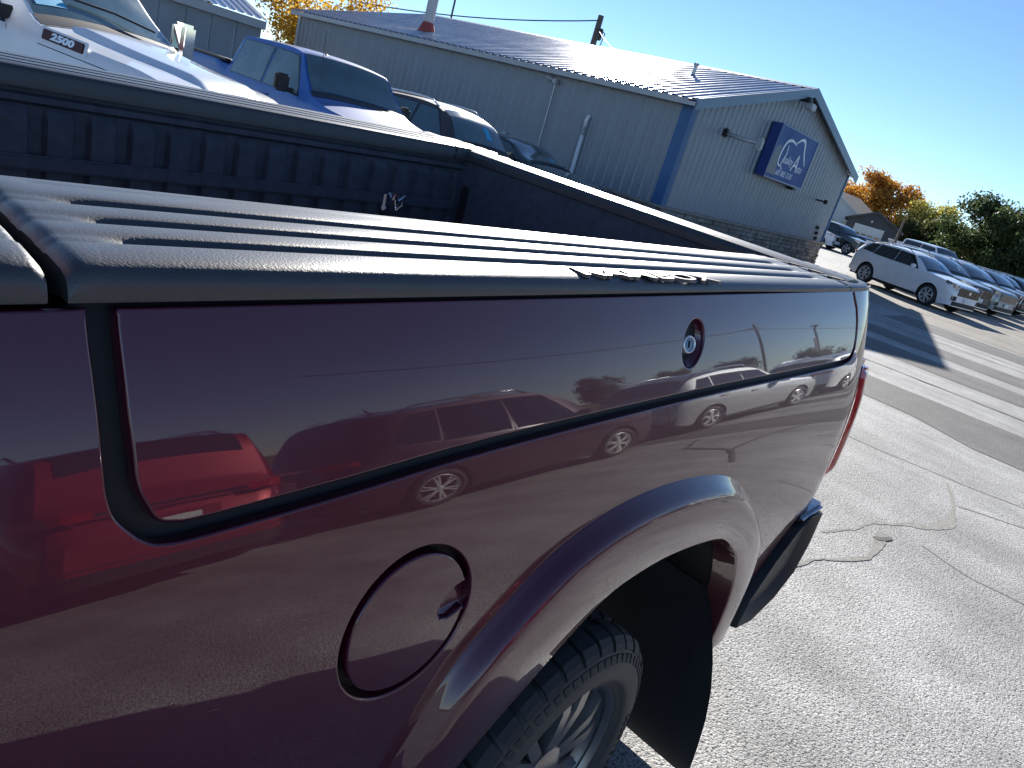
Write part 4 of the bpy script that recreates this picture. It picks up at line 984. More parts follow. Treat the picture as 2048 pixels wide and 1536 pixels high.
    def seam(c, pts, w=0.007, sides=(1, -1)):
        for sd in sides:
            vs = []
            for (s, z) in pts:
                y = sd * (c.yside(s, z) + 0.0025); vs += [(-s - w / 2, y, z), (-s + w / 2, y, z)]
            mk('door_seam', vs, [(2 * i, 2 * i + 1, 2 * i + 3, 2 * i + 2) for i in range(len(pts) - 1)], M['blackgap'], c.root)
    def hseam(c, s0, s1, z0, z1, w=0.006, sides=(1, -1), m=None, name='trim_line', n=20, off=0.003):
        for sd in sides:
            vs = []
            for i in range(n + 1):
                s = s0 + (s1 - s0) * i / n; z = z0 + (z1 - z0) * i / n
                vs += [(-s, sd * (c.yside(s, z) + off), z - w / 2), (-s, sd * (c.yside(s, z + w) + off), z + w / 2)]
            mk(name, vs, [(2 * i, 2 * i + 1, 2 * i + 3, 2 * i + 2) for i in range(n)], m or M['blackgap'], c.root)
    def handle(c, s, z, m=None, sides=(1, -1)):
        for sd in sides:
            y = sd * c.yside(s, z); b = MB(); b.bbox(-s - 0.10, -s + 0.10, min(y, y + sd * 0.035), max(y, y + sd * 0.035), z - 0.016, z + 0.016, 0.010); b.build('door_handle', m or c.p, c.root, ang=50)
    def rails(c, s0, s1, m):
        for sd in (1, -1):
            pts = []
            for i in range(9):
                s = s0 + (s1 - s0) * i / 8; y = sd * c.wt(s) * 0.93; pts.append((-s, y, c.ztopy(s, y) + (0.0 if i in (0, 8) else 0.065 if i in (1, 2, 3, 4, 5, 6, 7) else 0)))
            MB().tube(pts, 0.018, 8).build('roof_rail', m, c.root, smooth=True)
    def text(c, body, size, pos, rot, m, parent=None, shear=0.0):
        o = text_mesh(body, size, 0.002, 'lettering', m, parent or c.root, bold=0.003, shear=shear); o.location = pos; o.rotation_euler = rot; return o

def suv_spec(L=4.81, H=1.68, W=1.90, hood=1.05, wr=0.365, wheelbase=2.86, f=0.93, boxy=0.0, rake=0.0):
    hw = W / 2
    return dict(L=L, wr=wr, arch=wr + 0.055, wheels=[f, f + wheelbase], rimk=0.70,
        top=[(0, 0.74), (0.02, hood - 0.16), (0.10, hood - 0.07), (0.35, hood - 0.02), (0.85, hood + 0.05), (1.28, hood + 0.10), (1.36, hood + 0.14), (1.75, H - 0.25 + 0.05 * boxy), (2.12, H - 0.07), (2.45, H - 0.01), (3.0, H), (3.7, H - 0.03), (4.2 + 0.2 * boxy, H - 0.10 + 0.06 * boxy), (4.38 + 0.25 * boxy, H - 0.19 + 0.1 * boxy), (L - 0.18, 1.20 + 0.05 * boxy), (L - 0.05, 1.02), (L, 0.85)],
        belt=[(0, 0.70), (0.3, hood - 0.10), (0.9, hood - 0.05), (1.5, hood - 0.0), (2.5, hood + 0.02), (3.6, hood + 0.07), (4.3, hood + 0.12), (L, 0.82)],
        wid=[(0, hw * 0.66), (0.06, hw * 0.80), (0.16, hw * 0.89), (0.35, hw * 0.955), (0.7, hw * 0.985), (1.2, hw), (3.6, hw), (4.2, hw * 0.985), (L - 0.25, hw * 0.93), (L - 0.08, hw * 0.83), (L, hw * 0.70)],
        sill=[(0, 0.30), (0.4, 0.24), (1.3, 0.235), (3.5, 0.235), (4.4, 0.28), (L, 0.40)], tumble=0.30)
def make_suv(name, label, loc, heading, color, cat='SUV', group=None, detail=2, glass='glass', rim='alloy', style='five', rails=True, grille='gloss_black', plate=True, sp=None, shield=True, railm='chrome'):
    sp = sp or suv_spec(); c = Car(name, label, cat, loc, heading, sp, color, group, glass); c.body(); L = c.L
    H = max(p[1] for p in sp['top']); hb = interp(sp['belt'], 2.0)
    c.wheels(style, rim)
    c.top_patch('windscreen', 1.42, 2.08, 0.93, c.g, 0.007)
    c.top_patch('cowl', 1.30, 1.415, 0.95, M['plastic'], 0.004, (3, 10))
    c.top_patch('rear_window', L - 0.56, L - 0.24, 0.86, c.g, 0.007)
    zt = H - 0.135
    c.window([(1.66, hb + 0.045), (2.72, hb + 0.05), (2.72, zt), (2.16, zt - 0.02)])
    c.window([(2.80, hb + 0.05), (3.72, hb + 0.075), (3.62, zt - 0.01), (2.80, zt)])
    c.window([(3.79, hb + 0.085), (4.28, hb + 0.125), (4.02, zt - 0.05), (3.72, zt - 0.02)])
    # grille, lamps, bumper
    z = lambda k: 0.35 + k * (hb - 0.35)
    g_ = c.face('grille', -0.62, 0.62, z(0.42), z(0.80), M[grille], off=0.010)
    for i in range(9):
        a = -0.56 + i * 0.14; c.face('grille_bar', a - 0.012, a + 0.012, z(0.43), z(0.79), M['darkchrome'], off=0.020, n=(1, 3), parent=g_)
    for sd in (1, -1):
        c.face('headlamp', sd * 0.68, sd * 1.18, z(0.66), z(0.86), M['lamp'], off=0.010, z0b=z(0.84), z1b=z(0.98))
        c.face('running_lamp', sd * 0.735, sd * 0.775, z(0.22), z(0.66), M['lamp'], off=0.012, n=(2, 6))
        c.face('fog_recess', sd * 0.58, sd * 0.80, z(0.16), z(0.36), M['plastic'], off=0.009)
        c.face('tail_lamp', sd * 0.52, sd * 1.02, z(0.90), z(0.99), M['redlens'], rear=True, off=0.012)
    c.face('lower_intake', -0.72, 0.72, z(-0.06), z(0.13), M['plastic'], off=0.010)
    c.face('skid_trim', -0.80, 0.80, z(-0.10), z(-0.06), M['alloy'], off=0.018, n=(14, 1))
    if shield:
        e_ = MB().bbox(-0.02, 0.0, -0.06, 0.06, -0.05, 0.05, 0.006).build('emblem', M['chrome'], c.root); e_.location = (0.03, 0, z(0.64))
    if plate:
        p_ = MB().bbox(-0.006, 0.0, -0.155, 0.155, -0.075, 0.075, 0.004).build('number_plate', M['white'], c.root); p_.location = (0.035, 0, z(0.26))
        p_ = MB().bbox(-0.006, 0.0, -0.155, 0.155, -0.075, 0.075, 0.004).build('number_plate', M['white'], c.root); p_.location = (-L - 0.012, 0, 0.86)
    c.face('tailgate_trim', -0.5, 0.5, z(0.93), z(0.965), M['chrome'], rear=True, off=0.014, n=(10, 1))
    c.face('plate_recess', -0.30, 0.30, 0.74, 0.97, c.p, rear=True, off=0.004)
    c.face('tailgate_seam', -0.78, 0.78, 0.565, 0.578, M['blackgap'], rear=True, off=0.006, n=(14, 1))
    for sd in (1, -1): c.face('tailgate_seam', sd * 0.775, sd * 0.787, 0.57, z(0.90), M['blackgap'], rear=True, off=0.006, n=(1, 6))
    c.face('rear_bumper_trim', -0.9, 0.9, 0.36, 0.52, M['plastic'], rear=True, off=0.012)
    for sd in (1, -1):
        c.hseam(sp['wheels'][0] + sp['arch'] + 0.01, sp['wheels'][1] - sp['arch'] - 0.01, 0.275, 0.275, 0.09, (sd,), M['plastic'], 'sill_trim', off=0.006)
    c.mirror(1.78, hb + 0.05, (0.13, 0.20, 0.15))
    if detail >= 2:
        c.seam([(1.52, 0.32), (1.50, 0.7), (1.56, hb - 0.02)]); c.seam([(2.76, 0.32), (2.76, hb + 0.03), (2.76, zt)]); c.seam([(3.50, 0.50), (3.66, 0.75), (3.74, hb + 0.06)])
        c.handle(2.58, hb - 0.10); c.handle(3.52, hb - 0.06)
        c.top_patch('hood_seam', 1.27, 1.29, 0.95, M['blackgap'], 0.003, (1, 10))
        # interior glimpses: paper tag in the windscreen
        c.top_patch('window_tag', 1.52, 1.72, 0.9, M['bluetag'] if not group else M['white'], 0.010, (2, 2), 0.30, 0.52)
    if rails: c.rails(2.25, 4.1, M[railm])
    sh_ = MB().tube([(-3.9, 0.0, H - 0.04), (-4.0, 0, H + 0.07)], [0.03, 0.008], 6).build('antenna_fin', c.p, c.root)
    sp_ = c.top_patch('roof_spoiler', L - 0.70, L - 0.56, 0.92, c.p, 0.05, (2, 8))
    return c
def pickup_spec(L=5.9, H=1.96, W=2.04, hood=1.32, wr=0.41, wb=3.68, cab1=3.95, box=1.42, f=0.98, cowl=1.50):
    hw = W / 2
    return dict(L=L, wr=wr, arch=wr + 0.075, wheels=[f, f + wb], rimk=0.62, crown=0.05,
        top=[(0, 0.98), (0.015, hood - 0.12), (0.06, hood - 0.05), (0.22, hood - 0.01), (0.7, hood + 0.04), (1.22, cowl - 0.05), (1.38, cowl), (1.50, cowl + 0.09), (1.70, cowl + 0.25), (1.94, H - 0.075), (2.12, H - 0.02), (2.4, H - 0.002), (2.9, H), (cab1 - 0.28, H - 0.02), (cab1 - 0.12, H - 0.08), (cab1 - 0.02, box + 0.16), (cab1, box), (cab1 + 0.1, box), (L - 0.05, box), (L, box - 0.03)],
        belt=[(0, 0.95), (0.25, hood - 0.08), (1.0, hood - 0.04), (1.6, cowl - 0.16), (cab1, cowl - 0.14), (cab1 + 0.02, box - 0.03), (L, box - 0.04)],
        wid=[(0, hw * 0.86), (0.05, hw * 0.92), (0.15, hw * 0.965), (0.45, hw * 0.99), (1.0, hw), (L - 0.3, hw), (L - 0.05, hw * 0.98), (L, hw * 0.95)],
        sill=[(0, 0.52), (0.3, 0.42), (1.5, 0.40), (L - 0.5, 0.48), (L, 0.55)], tumble=0.22)
def make_pickup(name, label, loc, heading, color, sp=None, group=None, style='six', rim='alloy', glass='glass', grille='chrome', chrome_mirror=False, detail=2, ms=(1.80, 0.10, 0.12, 0.22, 0.26, 0.10)):
    sp = sp or pickup_spec(); c = Car(name, label, 'pickup truck', loc, heading, sp, color, group, glass); c.body(); L = c.L
    H = max(p[1] for p in sp['top']); hb = interp(sp['belt'], 2.2); cab1 = [p for p in sp['top'] if abs(p[1] - (H - 0.08)) < 1e-6][0][0] + 0.12
    c.wheels(style, rim, 0.27)
    c.top_patch('windscreen', 1.43, 1.96, 0.95, c.g, 0.007)
    c.top_patch('cowl', 1.30, 1.425, 0.97, M['plastic'], 0.004, (3, 10))
    zt = H - 0.13
    c.window([(1.62, hb + 0.03), (2.70, hb + 0.04), (2.70, zt), (2.02, zt - 0.02)])
    c.window([(2.80, hb + 0.04), (cab1 - 0.17, hb + 0.05), (cab1 - 0.24, zt), (2.80, zt)])
    fz = interp(sp['top'], 0.06)
    g_ = c.face('grille', -0.66, 0.66, fz - 0.50, fz - 0.08, M['gloss_black'], off=0.010)
    for i in range(4): c.face('grille_bar', -0.66, 0.66, fz - 0.46 + i * 0.11, fz - 0.42 + i * 0.11, M[grille], off=0.024, n=(12, 1), parent=g_)
    for sd in (1, -1):
        c.face('headlamp', sd * 0.68, sd * 1.16, fz - 0.42, fz - 0.12, M['lamp'], off=0.012)
        c.face('tail_lamp', sd * 0.84, sd * 1.04, 0.85, 1.28, M['redlens'], rear=True, off=0.012)
    c.face('front_bumper', -1.02, 1.02, 0.50, fz - 0.52, M[grille], off=0.06)
    c.mirror(ms[0], hb + ms[1], ms[2:5], M['chrome'] if chrome_mirror else M['plastic'], gap=ms[5])
    c.seam([(1.52, 0.52), (1.50, 0.9), (1.58, hb)]); c.seam([(2.75, 0.52), (2.75, hb), (2.75, zt)]); c.seam([(cab1 - 0.10, 0.75), (cab1 - 0.08, hb)])
    c.handle(2.58, hb - 0.12); c.handle(cab1 - 0.30, hb - 0.12)
    # open load bed
    bx = interp(sp['top'], L - 0.5); hw = c.w(4.5)
    b = MB(); b.box(-L + 0.08, -cab1 - 0.05, -hw + 0.12, hw - 0.12, bx + 0.008, bx + 0.014); b.build('load_bed_cover', M['liner'], c.root)
    for sd in (1, -1): MB().bbox(-L + 0.02, -cab1 - 0.02, sd * hw - 0.11 if sd > 0 else -hw - 0.0, hw if sd > 0 else -hw + 0.11, bx - 0.005, bx + 0.035, 0.01).build('bed_rail', M['plastic'], c.root)
    c.top_patch('hood_seam', 1.27, 1.285, 0.97, M['blackgap'], 0.003, (1, 10))
    return c
WHITE = paint((0.84, 0.85, 0.86), 0.0, 0.35, 'white_paint')
SILV = paint((0.36, 0.38, 0.40), 0.5, 0.5, 'silver_paint')
GREY = paint((0.075, 0.07, 0.068), 0.2, 0.55, 'grey_paint')
BLACK = paint((0.012, 0.013, 0.015), 0.2, 0.3, 'black_paint')
BLUE = paint((0.012, 0.08, 0.32), 0.0, 0.62, 'blue_paint', 0.5)
BROWN = paint((0.05, 0.04, 0.042), 0.1, 0.6, 'brown_paint', 0.4)
GREEN = paint((0.03, 0.05, 0.055), 0.1, 0.6, 'dark_green_paint')
RED = paint((0.32, 0.010, 0.018), 0.3, 0.35, 'red_paint')
DKRED = paint((0.035, 0.008, 0.018), 0.4, 0.35, 'dark_plum_paint')
TAN = paint((0.30, 0.27, 0.22), 0.5, 0.35, 'champagne_paint')

# --- white crossover and the row behind it (noses to the lower right)
hd = 246.0
nose0 = Vector((28.4, 3.72))
sx = suv_spec(4.81, 1.66, 1.90, 1.08, 0.37)
sx['top'] = [(0, 0.74), (0.02, 0.90), (0.10, 0.99), (0.35, 1.05), (0.85, 1.12), (1.28, 1.17), (1.36, 1.20), (1.80, 1.45), (2.16, 1.59), (2.5, 1.645), (3.0, 1.655), (3.6, 1.62), (4.15, 1.52), (4.42, 1.40), (4.63, 1.22), (4.77, 1.02), (4.81, 0.85)]
sx['belt'] = [(0, 0.70), (0.3, 0.98), (0.9, 1.04), (1.5, 1.075), (2.5, 1.10), (3.6, 1.17), (4.3, 1.25), (4.81, 0.82)]
cw = make_suv('crossover', 'white crossover with bright wheels, nearest of the parked row', (nose0.x, nose0.y, 0), hd, WHITE, 'SUV', None, glass='glass', sp=sx, style='ten')
cw.root.scale = (0.94, 0.94, 0.98)
step = Vector((3.7, -0.10))
rowspec = [
    ('grey SUV beside the white crossover, second of the parked row', GREY, suv_spec(4.95, 1.74, 1.94, 1.12, boxy=0.6), 'black'),
    ('silver SUV with a broad lower intake, third of the parked row', SILV, suv_spec(4.9, 1.76, 1.95, 1.13, boxy=0.8), 'chrome'),
    ('dark SUV with a white plate, fourth of the parked row', BLACK, suv_spec(4.85, 1.72, 1.92, 1.10, boxy=0.5), 'chrome'),
    ('dark red SUV, fifth of the parked row', DKRED, suv_spec(4.8, 1.70, 1.9, 1.08, boxy=0.4), 'chrome'),
    ('charcoal SUV, sixth of the parked row', GREY, suv_spec(4.9, 1.75, 1.94, 1.12, boxy=0.7), 'chrome'),
    ('black SUV, seventh of the parked row', BLACK, suv_spec(4.9, 1.78, 1.95, 1.14, boxy=0.8), 'chrome'),
    ('white SUV, eighth of the parked row', WHITE, suv_spec(4.9, 1.74, 1.94, 1.12, boxy=0.6), 'chrome')]
for i, (lb_, pc, s_, g_) in enumerate(rowspec):
    q = nose0 + step * (i + 1) + Vector(((0.5, 0.35), (-0.3, -0.1), (0.2, 0.5), (0.0, 0.1), (-0.2, 0.4), (0.3, 0.0), (0, 0.2))[i])
    make_suv('parked_suv', lb_, (q.x, q.y, 0), hd + (-2.5, 1.5, -1, 2, 0, -2, 1)[i], pc, 'SUV', 'SUVs parked in a row behind the white crossover', sp=s_, grille='darkchrome' if g_ == 'chrome' else 'gloss_black', style='six' if i % 2 else 'ten', detail=2 if i < 3 else 1, shield=False)
c = make_pickup('white_far_pickup', 'white pickup cab standing behind the white crossover roof', (41.5, 5.9, 0), hd, WHITE, pickup_spec(5.9, 2.12), detail=1)
# --- cars beside the far corner of the metal building
make_suv('distant_white_car', 'white SUV half hidden by the far building corner', (53.0, 16.2, 0), 262, WHITE, 'SUV', sp=suv_spec(4.7, 1.7, 1.9, 1.08), detail=1)
jp = suv_spec(4.3, 1.85, 1.88, 1.18, 0.40, 2.46, 0.75, boxy=1.0)
make_suv('off_roader', 'dark boxy off-roader with big tyres near the building corner', (53.6, 14.6, 0), 250, GREEN, 'SUV', sp=jp, detail=1, rails=False, shield=False)
sd_ = suv_spec(4.75, 1.46, 1.84, 0.98, 0.33, 2.8, 0.93)
make_suv('dark_sedan', 'dark sedan in front of the white garage door', (63.0, 15.6, 0), 242, BLACK, 'sedan', sp=sd_, detail=1, rails=False)
# --- row on the far side of the foreground truck
blue_sp = pickup_spec(5.9, 1.97, 2.03, 1.22, 0.41, 3.68, 4.02, 1.42, 0.98, 1.40)
hb_ = 268.0
fwd = Vector((math.cos(R(hb_)), math.sin(R(hb_)))); left = Vector((-fwd.y, fwd.x))
nb = Vector((7.17, 8.12))
bl = make_pickup('blue_pickup', 'bright blue crew cab pickup behind the truck bed', (nb.x, nb.y, 0), hb_, BLUE, blue_sp, glass='glass2')
MB().tube([(-2.12, -0.30, 1.90), (-2.16, -0.30, 1.955)], [0.05, 0.02], 8).build('roof_antenna_base', M['plastic'], bl.root)
MB().tube([(-1.25, -0.86, 1.38), (-1.32, -0.87, 2.25)], 0.004, 5).build('whip_antenna', M['plastic'], bl.root)
MB().tube([(-1.62, 0.35, 1.47), (-1.66, 0.1, 1.505), (-1.72, -0.3, 1.53)], 0.012, 6).build('wiper', M['plastic'], bl.root)
sp_e = suv_spec(4.9, 1.78, 1.94, 1.00, boxy=0.5)
he = 271; fwd = Vector((math.cos(R(he)), math.sin(R(he)))); left = Vector((-fwd.y, fwd.x)); ne = Vector((11.23, 9.2))
make_suv('brown_suv', 'dark brown SUV with roof rails, beyond the blue pickup', (ne.x, ne.y, 0), he, BROWN, 'SUV', glass='glass2', sp=sp_e, railm='alloy')
ng_ = ne + Vector((3.0, 0.55))
make_suv('green_wagon', 'low dark car mostly hidden beyond the brown SUV', (ng_.x, ng_.y, 0), 271, GREEN, 'car', sp=suv_spec(4.7, 1.50, 1.84, 1.0, 0.33, 2.75), glass='glass2', rails=False)
# --- white heavy pickup across the bed
hw_ = 299.5
fwd = Vector((math.cos(R(hw_)), math.sin(R(hw_)))); left = Vector((-fwd.y, fwd.x))
nw = Vector((3.42, 6.16))
wsp = pickup_spec(6.1, 2.06, 2.05, 1.33, 0.43, 3.8, 4.1, 1.5, 1.02, 1.50)
wt = make_pickup('white_heavy_pickup', 'white heavy-duty pickup with a 2500 hood badge', (nw.x, nw.y, 0), hw_, WHITE, wsp, glass='glass2', chrome_mirror=True, ms=(1.60, 0.16, 0.16, 0.24, 0.40, 0.22))
# raised hood centre
rows = []
for s in np.linspace(0.06, 1.30, 16):
    e = min(1, max(0, (s - 0.06) / 0.12)) * min(1, max(0, (1.32 - s) / 0.06)); half = 0.44 + 0.16 * (s / 1.3); row = []
    for (y, h) in ((-half - 0.07, -0.01), (-half - 0.02, 0.012 * e), (-half + 0.02, 0.040 * e), (-half + 0.06, 0.046 * e), (0, 0.05 * e), (half - 0.06, 0.046 * e), (half - 0.02, 0.040 * e), (half + 0.02, 0.012 * e), (half + 0.07, -0.01)):
        row.append((-s, y, wt.ztopy(s, y) + h + 0.002))
    rows.append(row)
MB().grid(rows).build('hood_bulge', WHITE, wt.root, smooth=True)
# badge on the right-hand hood side
yb = -(wt.yside(1.02, 1.31) + 0.012)
bd = MB().bbox(-0.20, 0.20, -0.008, 0.006, -0.042, 0.042, 0.006).build('hood_badge', M['maroon_badge'], wt.root); bd.location = (-1.02, yb, 1.345); bd.rotation_euler = (R(-8), R(4), 0)
MB().bbox(-0.23, 0.23, -0.004, 0.004, -0.06, 0.06, 0.006).build('badge_surround', WHITE, bd).location = (0, 0.007, 0)
o = text_mesh('2500', 0.075, 0.002, 'lettering', M['silver'], bd, bold=0.004, shear=0.15); o.rotation_euler = (math.pi / 2, 0, 0); o.location = (0, -0.011, 0); o.scale = (1.45, 1, 1)
wt.hseam(0.25, 1.26, 1.20, 1.27, 0.007, (1, -1), M['blackgap'], 'hood_seam')
for sgn in (1,): MB().tube([(-1.40, 0.55, 1.595), (-1.50, 0.1, 1.66), (-1.55, -0.35, 1.68)], 0.012, 6).build('wiper', M['plastic'], wt.root)
# dealer tag behind the windscreen, right side
tg_ = wt.top_patch('paper_tag', 1.50, 1.66, 0.95, M['bluetag'], 0.012, (3, 4), -0.93, -0.55)
s_ = 1.61; y_ = -0.74 * 0.95 * wt.wt(1.61); e = 0.01; ds = (wt.ztop(s_ + e) - wt.ztop(s_ - e)) / (2 * e)
o = text_mesh('-2166', 0.075, 0.001, 'lettering', M['ink'], tg_, bold=0.002); o.location = (-s_ + 0.0, y_, wt.ztopy(s_, y_) + 0.020)
o.matrix_local = Matrix.Translation((-s_ + 0.016 * ds, y_, wt.ztopy(s_, y_) + 0.016)) @ Matrix.Rotation(math.pi / 2, 4, 'Z') @ Matrix.Rotation(math.atan(ds), 4, 'X')
# --- vehicles reflected in the glossy bed side, to the right of the camera
make_suv('red_suv', 'bright red SUV mirrored in the bed side, its tail with white plate', (1.75, -9.0, 0), -90, RED, 'SUV', sp=suv_spec(4.8, 1.74, 1.92, 1.1, boxy=0.5), plate=True)
make_suv('plum_suv', 'dark plum SUV mirrored side-on in the glossy bed side', (8.3, -5.3, 0), 4, DKRED, 'SUV', sp=suv_spec(4.9, 1.70, 1.94, 1.08, boxy=0.5), style='six')
make_suv('mirrored_silver_car', 'silver car mirrored near the rear of the bed side', (14.0, -5.1, 0), 6, SILV, 'SUV', sp=suv_spec(4.8, 1.6, 1.9, 1.04))
make_suv('mirrored_white_car', 'white car mirrored in the rear corner of the bed side', (20.5, -4.9, 0), 8, WHITE, 'SUV', sp=suv_spec(4.8, 1.6, 1.9, 1.04), detail=1)
# ------------------------------------------------------------------ houses far behind
M['dark_siding'] = mat('charcoal_siding', (0.075, 0.078, 0.085), 0.7, var=0.1, scale=2)
M['shingle'] = mat('asphalt_shingle', (0.085, 0.085, 0.095), 0.85, var=0.2, scale=3)
M['white_trim'] = mat('white_trim', (0.72, 0.71, 0.69), 0.5, var=0.03, scale=3)
M['tan_roof'] = mat('brown_shingle', (0.20, 0.16, 0.14), 0.85, var=0.15, scale=3)
M['pane'] = mat('window_pane', (0.30, 0.20, 0.12), 0.1, coat=0.5, var=0.4, scale=2)
M['brickish'] = mat('pinkish_block_wall', (0.40, 0.34, 0.32), 0.85, var=0.1, scale=3)
def house(name, label, loc, rz, w, dpt, he, hr, wallm, roofm, cat='house'):
    """gable front at y=0 facing -y, width along x"""
    h = empty(name, loc, R(rz), label, cat)
    MB().prism([(-w / 2, 0), (w / 2, 0), (w / 2, he), (0, hr), (-w / 2, he)], 0, dpt).build('wall', wallm, h)
    ov = 0.35; sl_ = (hr - he) / (w / 2)
    for sd in (1, -1):
        x1 = sd * (w / 2 + ov); z1 = he - ov * sl_
        MB().prism([(0, hr + 0.03), (x1, z1 + 0.03), (x1, z1 + 0.17), (0, hr + 0.19)], -0.35, dpt + 0.35).build('roof_slope', roofm, h)
        MB().prism([(0, hr - 0.02), (x1, z1 - 0.02), (x1, z1 + 0.2), (0, hr + 0.22)], -0.40, -0.352).build('rake_board', wallm, h)
        MB().box(min(x1, x1 + sd * 0.05), max(x1, x1 + sd * 0.05), -0.38, dpt + 0.38, z1 - 0.05, z1 + 0.16).build('gutter', M['white_trim'], h)
    return h
gh = house('dark_garage', 'charcoal gabled garage with a wide white overhead door', (84.0, 23.4, 0), -74, 5.2, 13, 2.75, 3.95, M['dark_siding'], M['shingle'], 'garage')
MB().box(-1.75, 1.25, -0.03, -0.002, 0.0, 2.45).build('door_frame', M['white_trim'], gh)
for i in range(4):
    pn = MB().bbox(-1.65, 1.15, -0.075, -0.035, 0.02 + i * 0.58, 0.58 + i * 0.58, 0.015).build('door_panel', M['white_trim'], gh)
    if i == 2:
        for k in range(4): MB().box(-1.5 + k * 0.68, -1.5 + k * 0.68 + 0.56, -0.085, -0.078, 1.30, 1.60).build('pane', M['pane'], pn)
MB().bbox(-0.35, -0.15, -0.2, -0.01, 2.9, 3.1, 0.03).build('lamp', M['white_trim'], gh)
for y_ in (1.5, 4.6, 8.0):
    MB().box(2.605, 2.64, y_, y_ + 1.6, 0.7, 2.1).build('window_frame', M['white_trim'], gh); MB().box(2.645, 2.655, y_ + 0.1, y_ + 1.5, 0.8, 2.0).build('pane', M['glass'], gh)
for y_ in (0.1, 3.3, 6.6, 12.8): MB().box(2.605, 2.66, y_, y_ + 0.14, 0, 2.7).build('trim_board', M['white_trim'], gh)
hs = house('tan_house', 'house with a brown roof beyond the dark garage', (92.0, 31.5, 0), -90, 9, 10, 3.0, 5.4, M['white_trim'], M['tan_roof'])
for k in (-3, 0.2, 2.4): MB().box(k, k + 1.1, -0.06, -0.01, 0.9, 2.2).build('window', M['glass'], hs)
bw = empty('block_wall', (76.0, 18.6, 0), R(-74), 'low pinkish block wall beside the dark garage', 'wall')
MB().box(-0.6, 3.8, 0, 0.3, 0, 1.75).build('wall', M['brickish'], bw)
MB().box(-0.7, 3.9, -0.06, 0.36, 1.752, 1.9).build('coping', M['white_trim'], bw)

# ------------------------------------------------------------------ poles and wires
M['wood'] = mat('weathered_pole', (0.16, 0.125, 0.10), 0.9, var=0.25, scale=6, bump=0.4, bscale=20)
M['wire'] = mat('wire', (0.06, 0.06, 0.065), 0.6, var=0.1, scale=5)
def sag(a, b, k, n=14):
    a, b = Vector(a), Vector(b); return [a.lerp(b, i / n) - Vector((0, 0, 4 * k * (i / n) * (1 - i / n))) for i in range(n + 1)]
up = empty('utility_pole', (34.2, 26.9, 0), 0, 'wooden utility pole rising behind the metal roof', 'utility pole')
MB().tube([(0, 0, 0), (0, 0, 4), (0, 0, 8.55)], [0.2, 0.18, 0.16], 10).build('pole', M['wood'], up, smooth=True)
MB().bbox(-0.2, 0.05, -0.45, -0.15, 7.3, 7.9, 0.05).tube([(0, -0.1, 7.9), (0.05, -0.55, 7.7), (0.0, -0.5, 7.1), (0, -0.2, 6.9)], 0.03, 6).build('cable_loop', M['wire'], up)
w1 = MB(); w1.tube(sag((34.2, 26.9, 8.3), (27.0, 43.0, 5.9), 0.5), 0.035, 5); o = w1.build('overhead_wire', M['wire']); prop(o, 'twisted overhead cable sagging left from the utility pole', 'cable')
w1 = MB(); w1.tube(sag((34.2, 26.9, 7.9), (24.5, 17.0, 5.3), 0.25), 0.02, 5); o = w1.build('service_wire', M['wire']); prop(o, 'thin service wire dropping from the utility pole to the roof', 'cable')
ap = empty('thin_mast', (29.0, 32.8, 0), 0, 'thin dark mast behind the metal roof left of the utility pole', 'mast')
MB().tube([(0, 0, 0), (0.0, 0.0, 9.5)], 0.06, 6).build('pole', M['wire'], ap)
sp2 = empty('street_pole', (68.0, 16.6, 0), 0, 'leaning dark pole in front of the charcoal garage', 'pole')
MB().tube([(0, 0, 0), (0.1, 0.1, 3.6)], [0.12, 0.09], 8).build('pole', M['wood'], sp2)
# light mast and power line behind the camera, mirrored in the bed side
lm = empty('lamp_mast', (41.0, -13.6, 0), 0, 'lamp mast with a dark banner, mirrored in the rear of the bed side', 'lamp post')
MB().tube([(0, 0, 0), (0, 0, 4.6)], 0.07, 8).build('pole', M['wire'], lm)
MB().tube([(0, 0, 4.5), (-0.4, 0.3, 4.8)], 0.06, 6).bbox(-0.8, -0.3, 0.1, 0.5, 4.75, 4.9, 0.03).build('lamp_head', M['wire'], lm)
MB().box(-0.5, -0.05, -0.02, 0.02, 2.3, 3.5).build('banner', M['plastic'], lm)
pp = empty('mirrored_power_pole', (38.0, -15.5, 0), 0, 'power pole with wires mirrored in the bed side', 'utility pole')
MB().tube([(0, 0, 0), (0, 0, 6.2)], [0.10, 0.08], 8).build('pole', M['wood'], pp)
MB().box(-0.9, 0.9, -0.05, 0.05, 5.6, 5.72).build('crossarm', M['wood'], pp)
w1 = MB(); w1.tube(sag((38.0, -15.5, 5.6), (14.0, -22.0, 6.2), 0.6), 0.04, 5); o = w1.build('mirrored_wire', M['wire']); prop(o, 'overhead wire mirrored in the bed side', 'cable')
w1 = MB(); w1.tube(sag((38.0, -15.5, 5.6), (56.0, -10.0, 2.9), 0.3), 0.04, 5); o = w1.build('mirrored_wire', M['wire']); prop(o, 'wire dropping toward the tail in the mirrored view', 'cable')

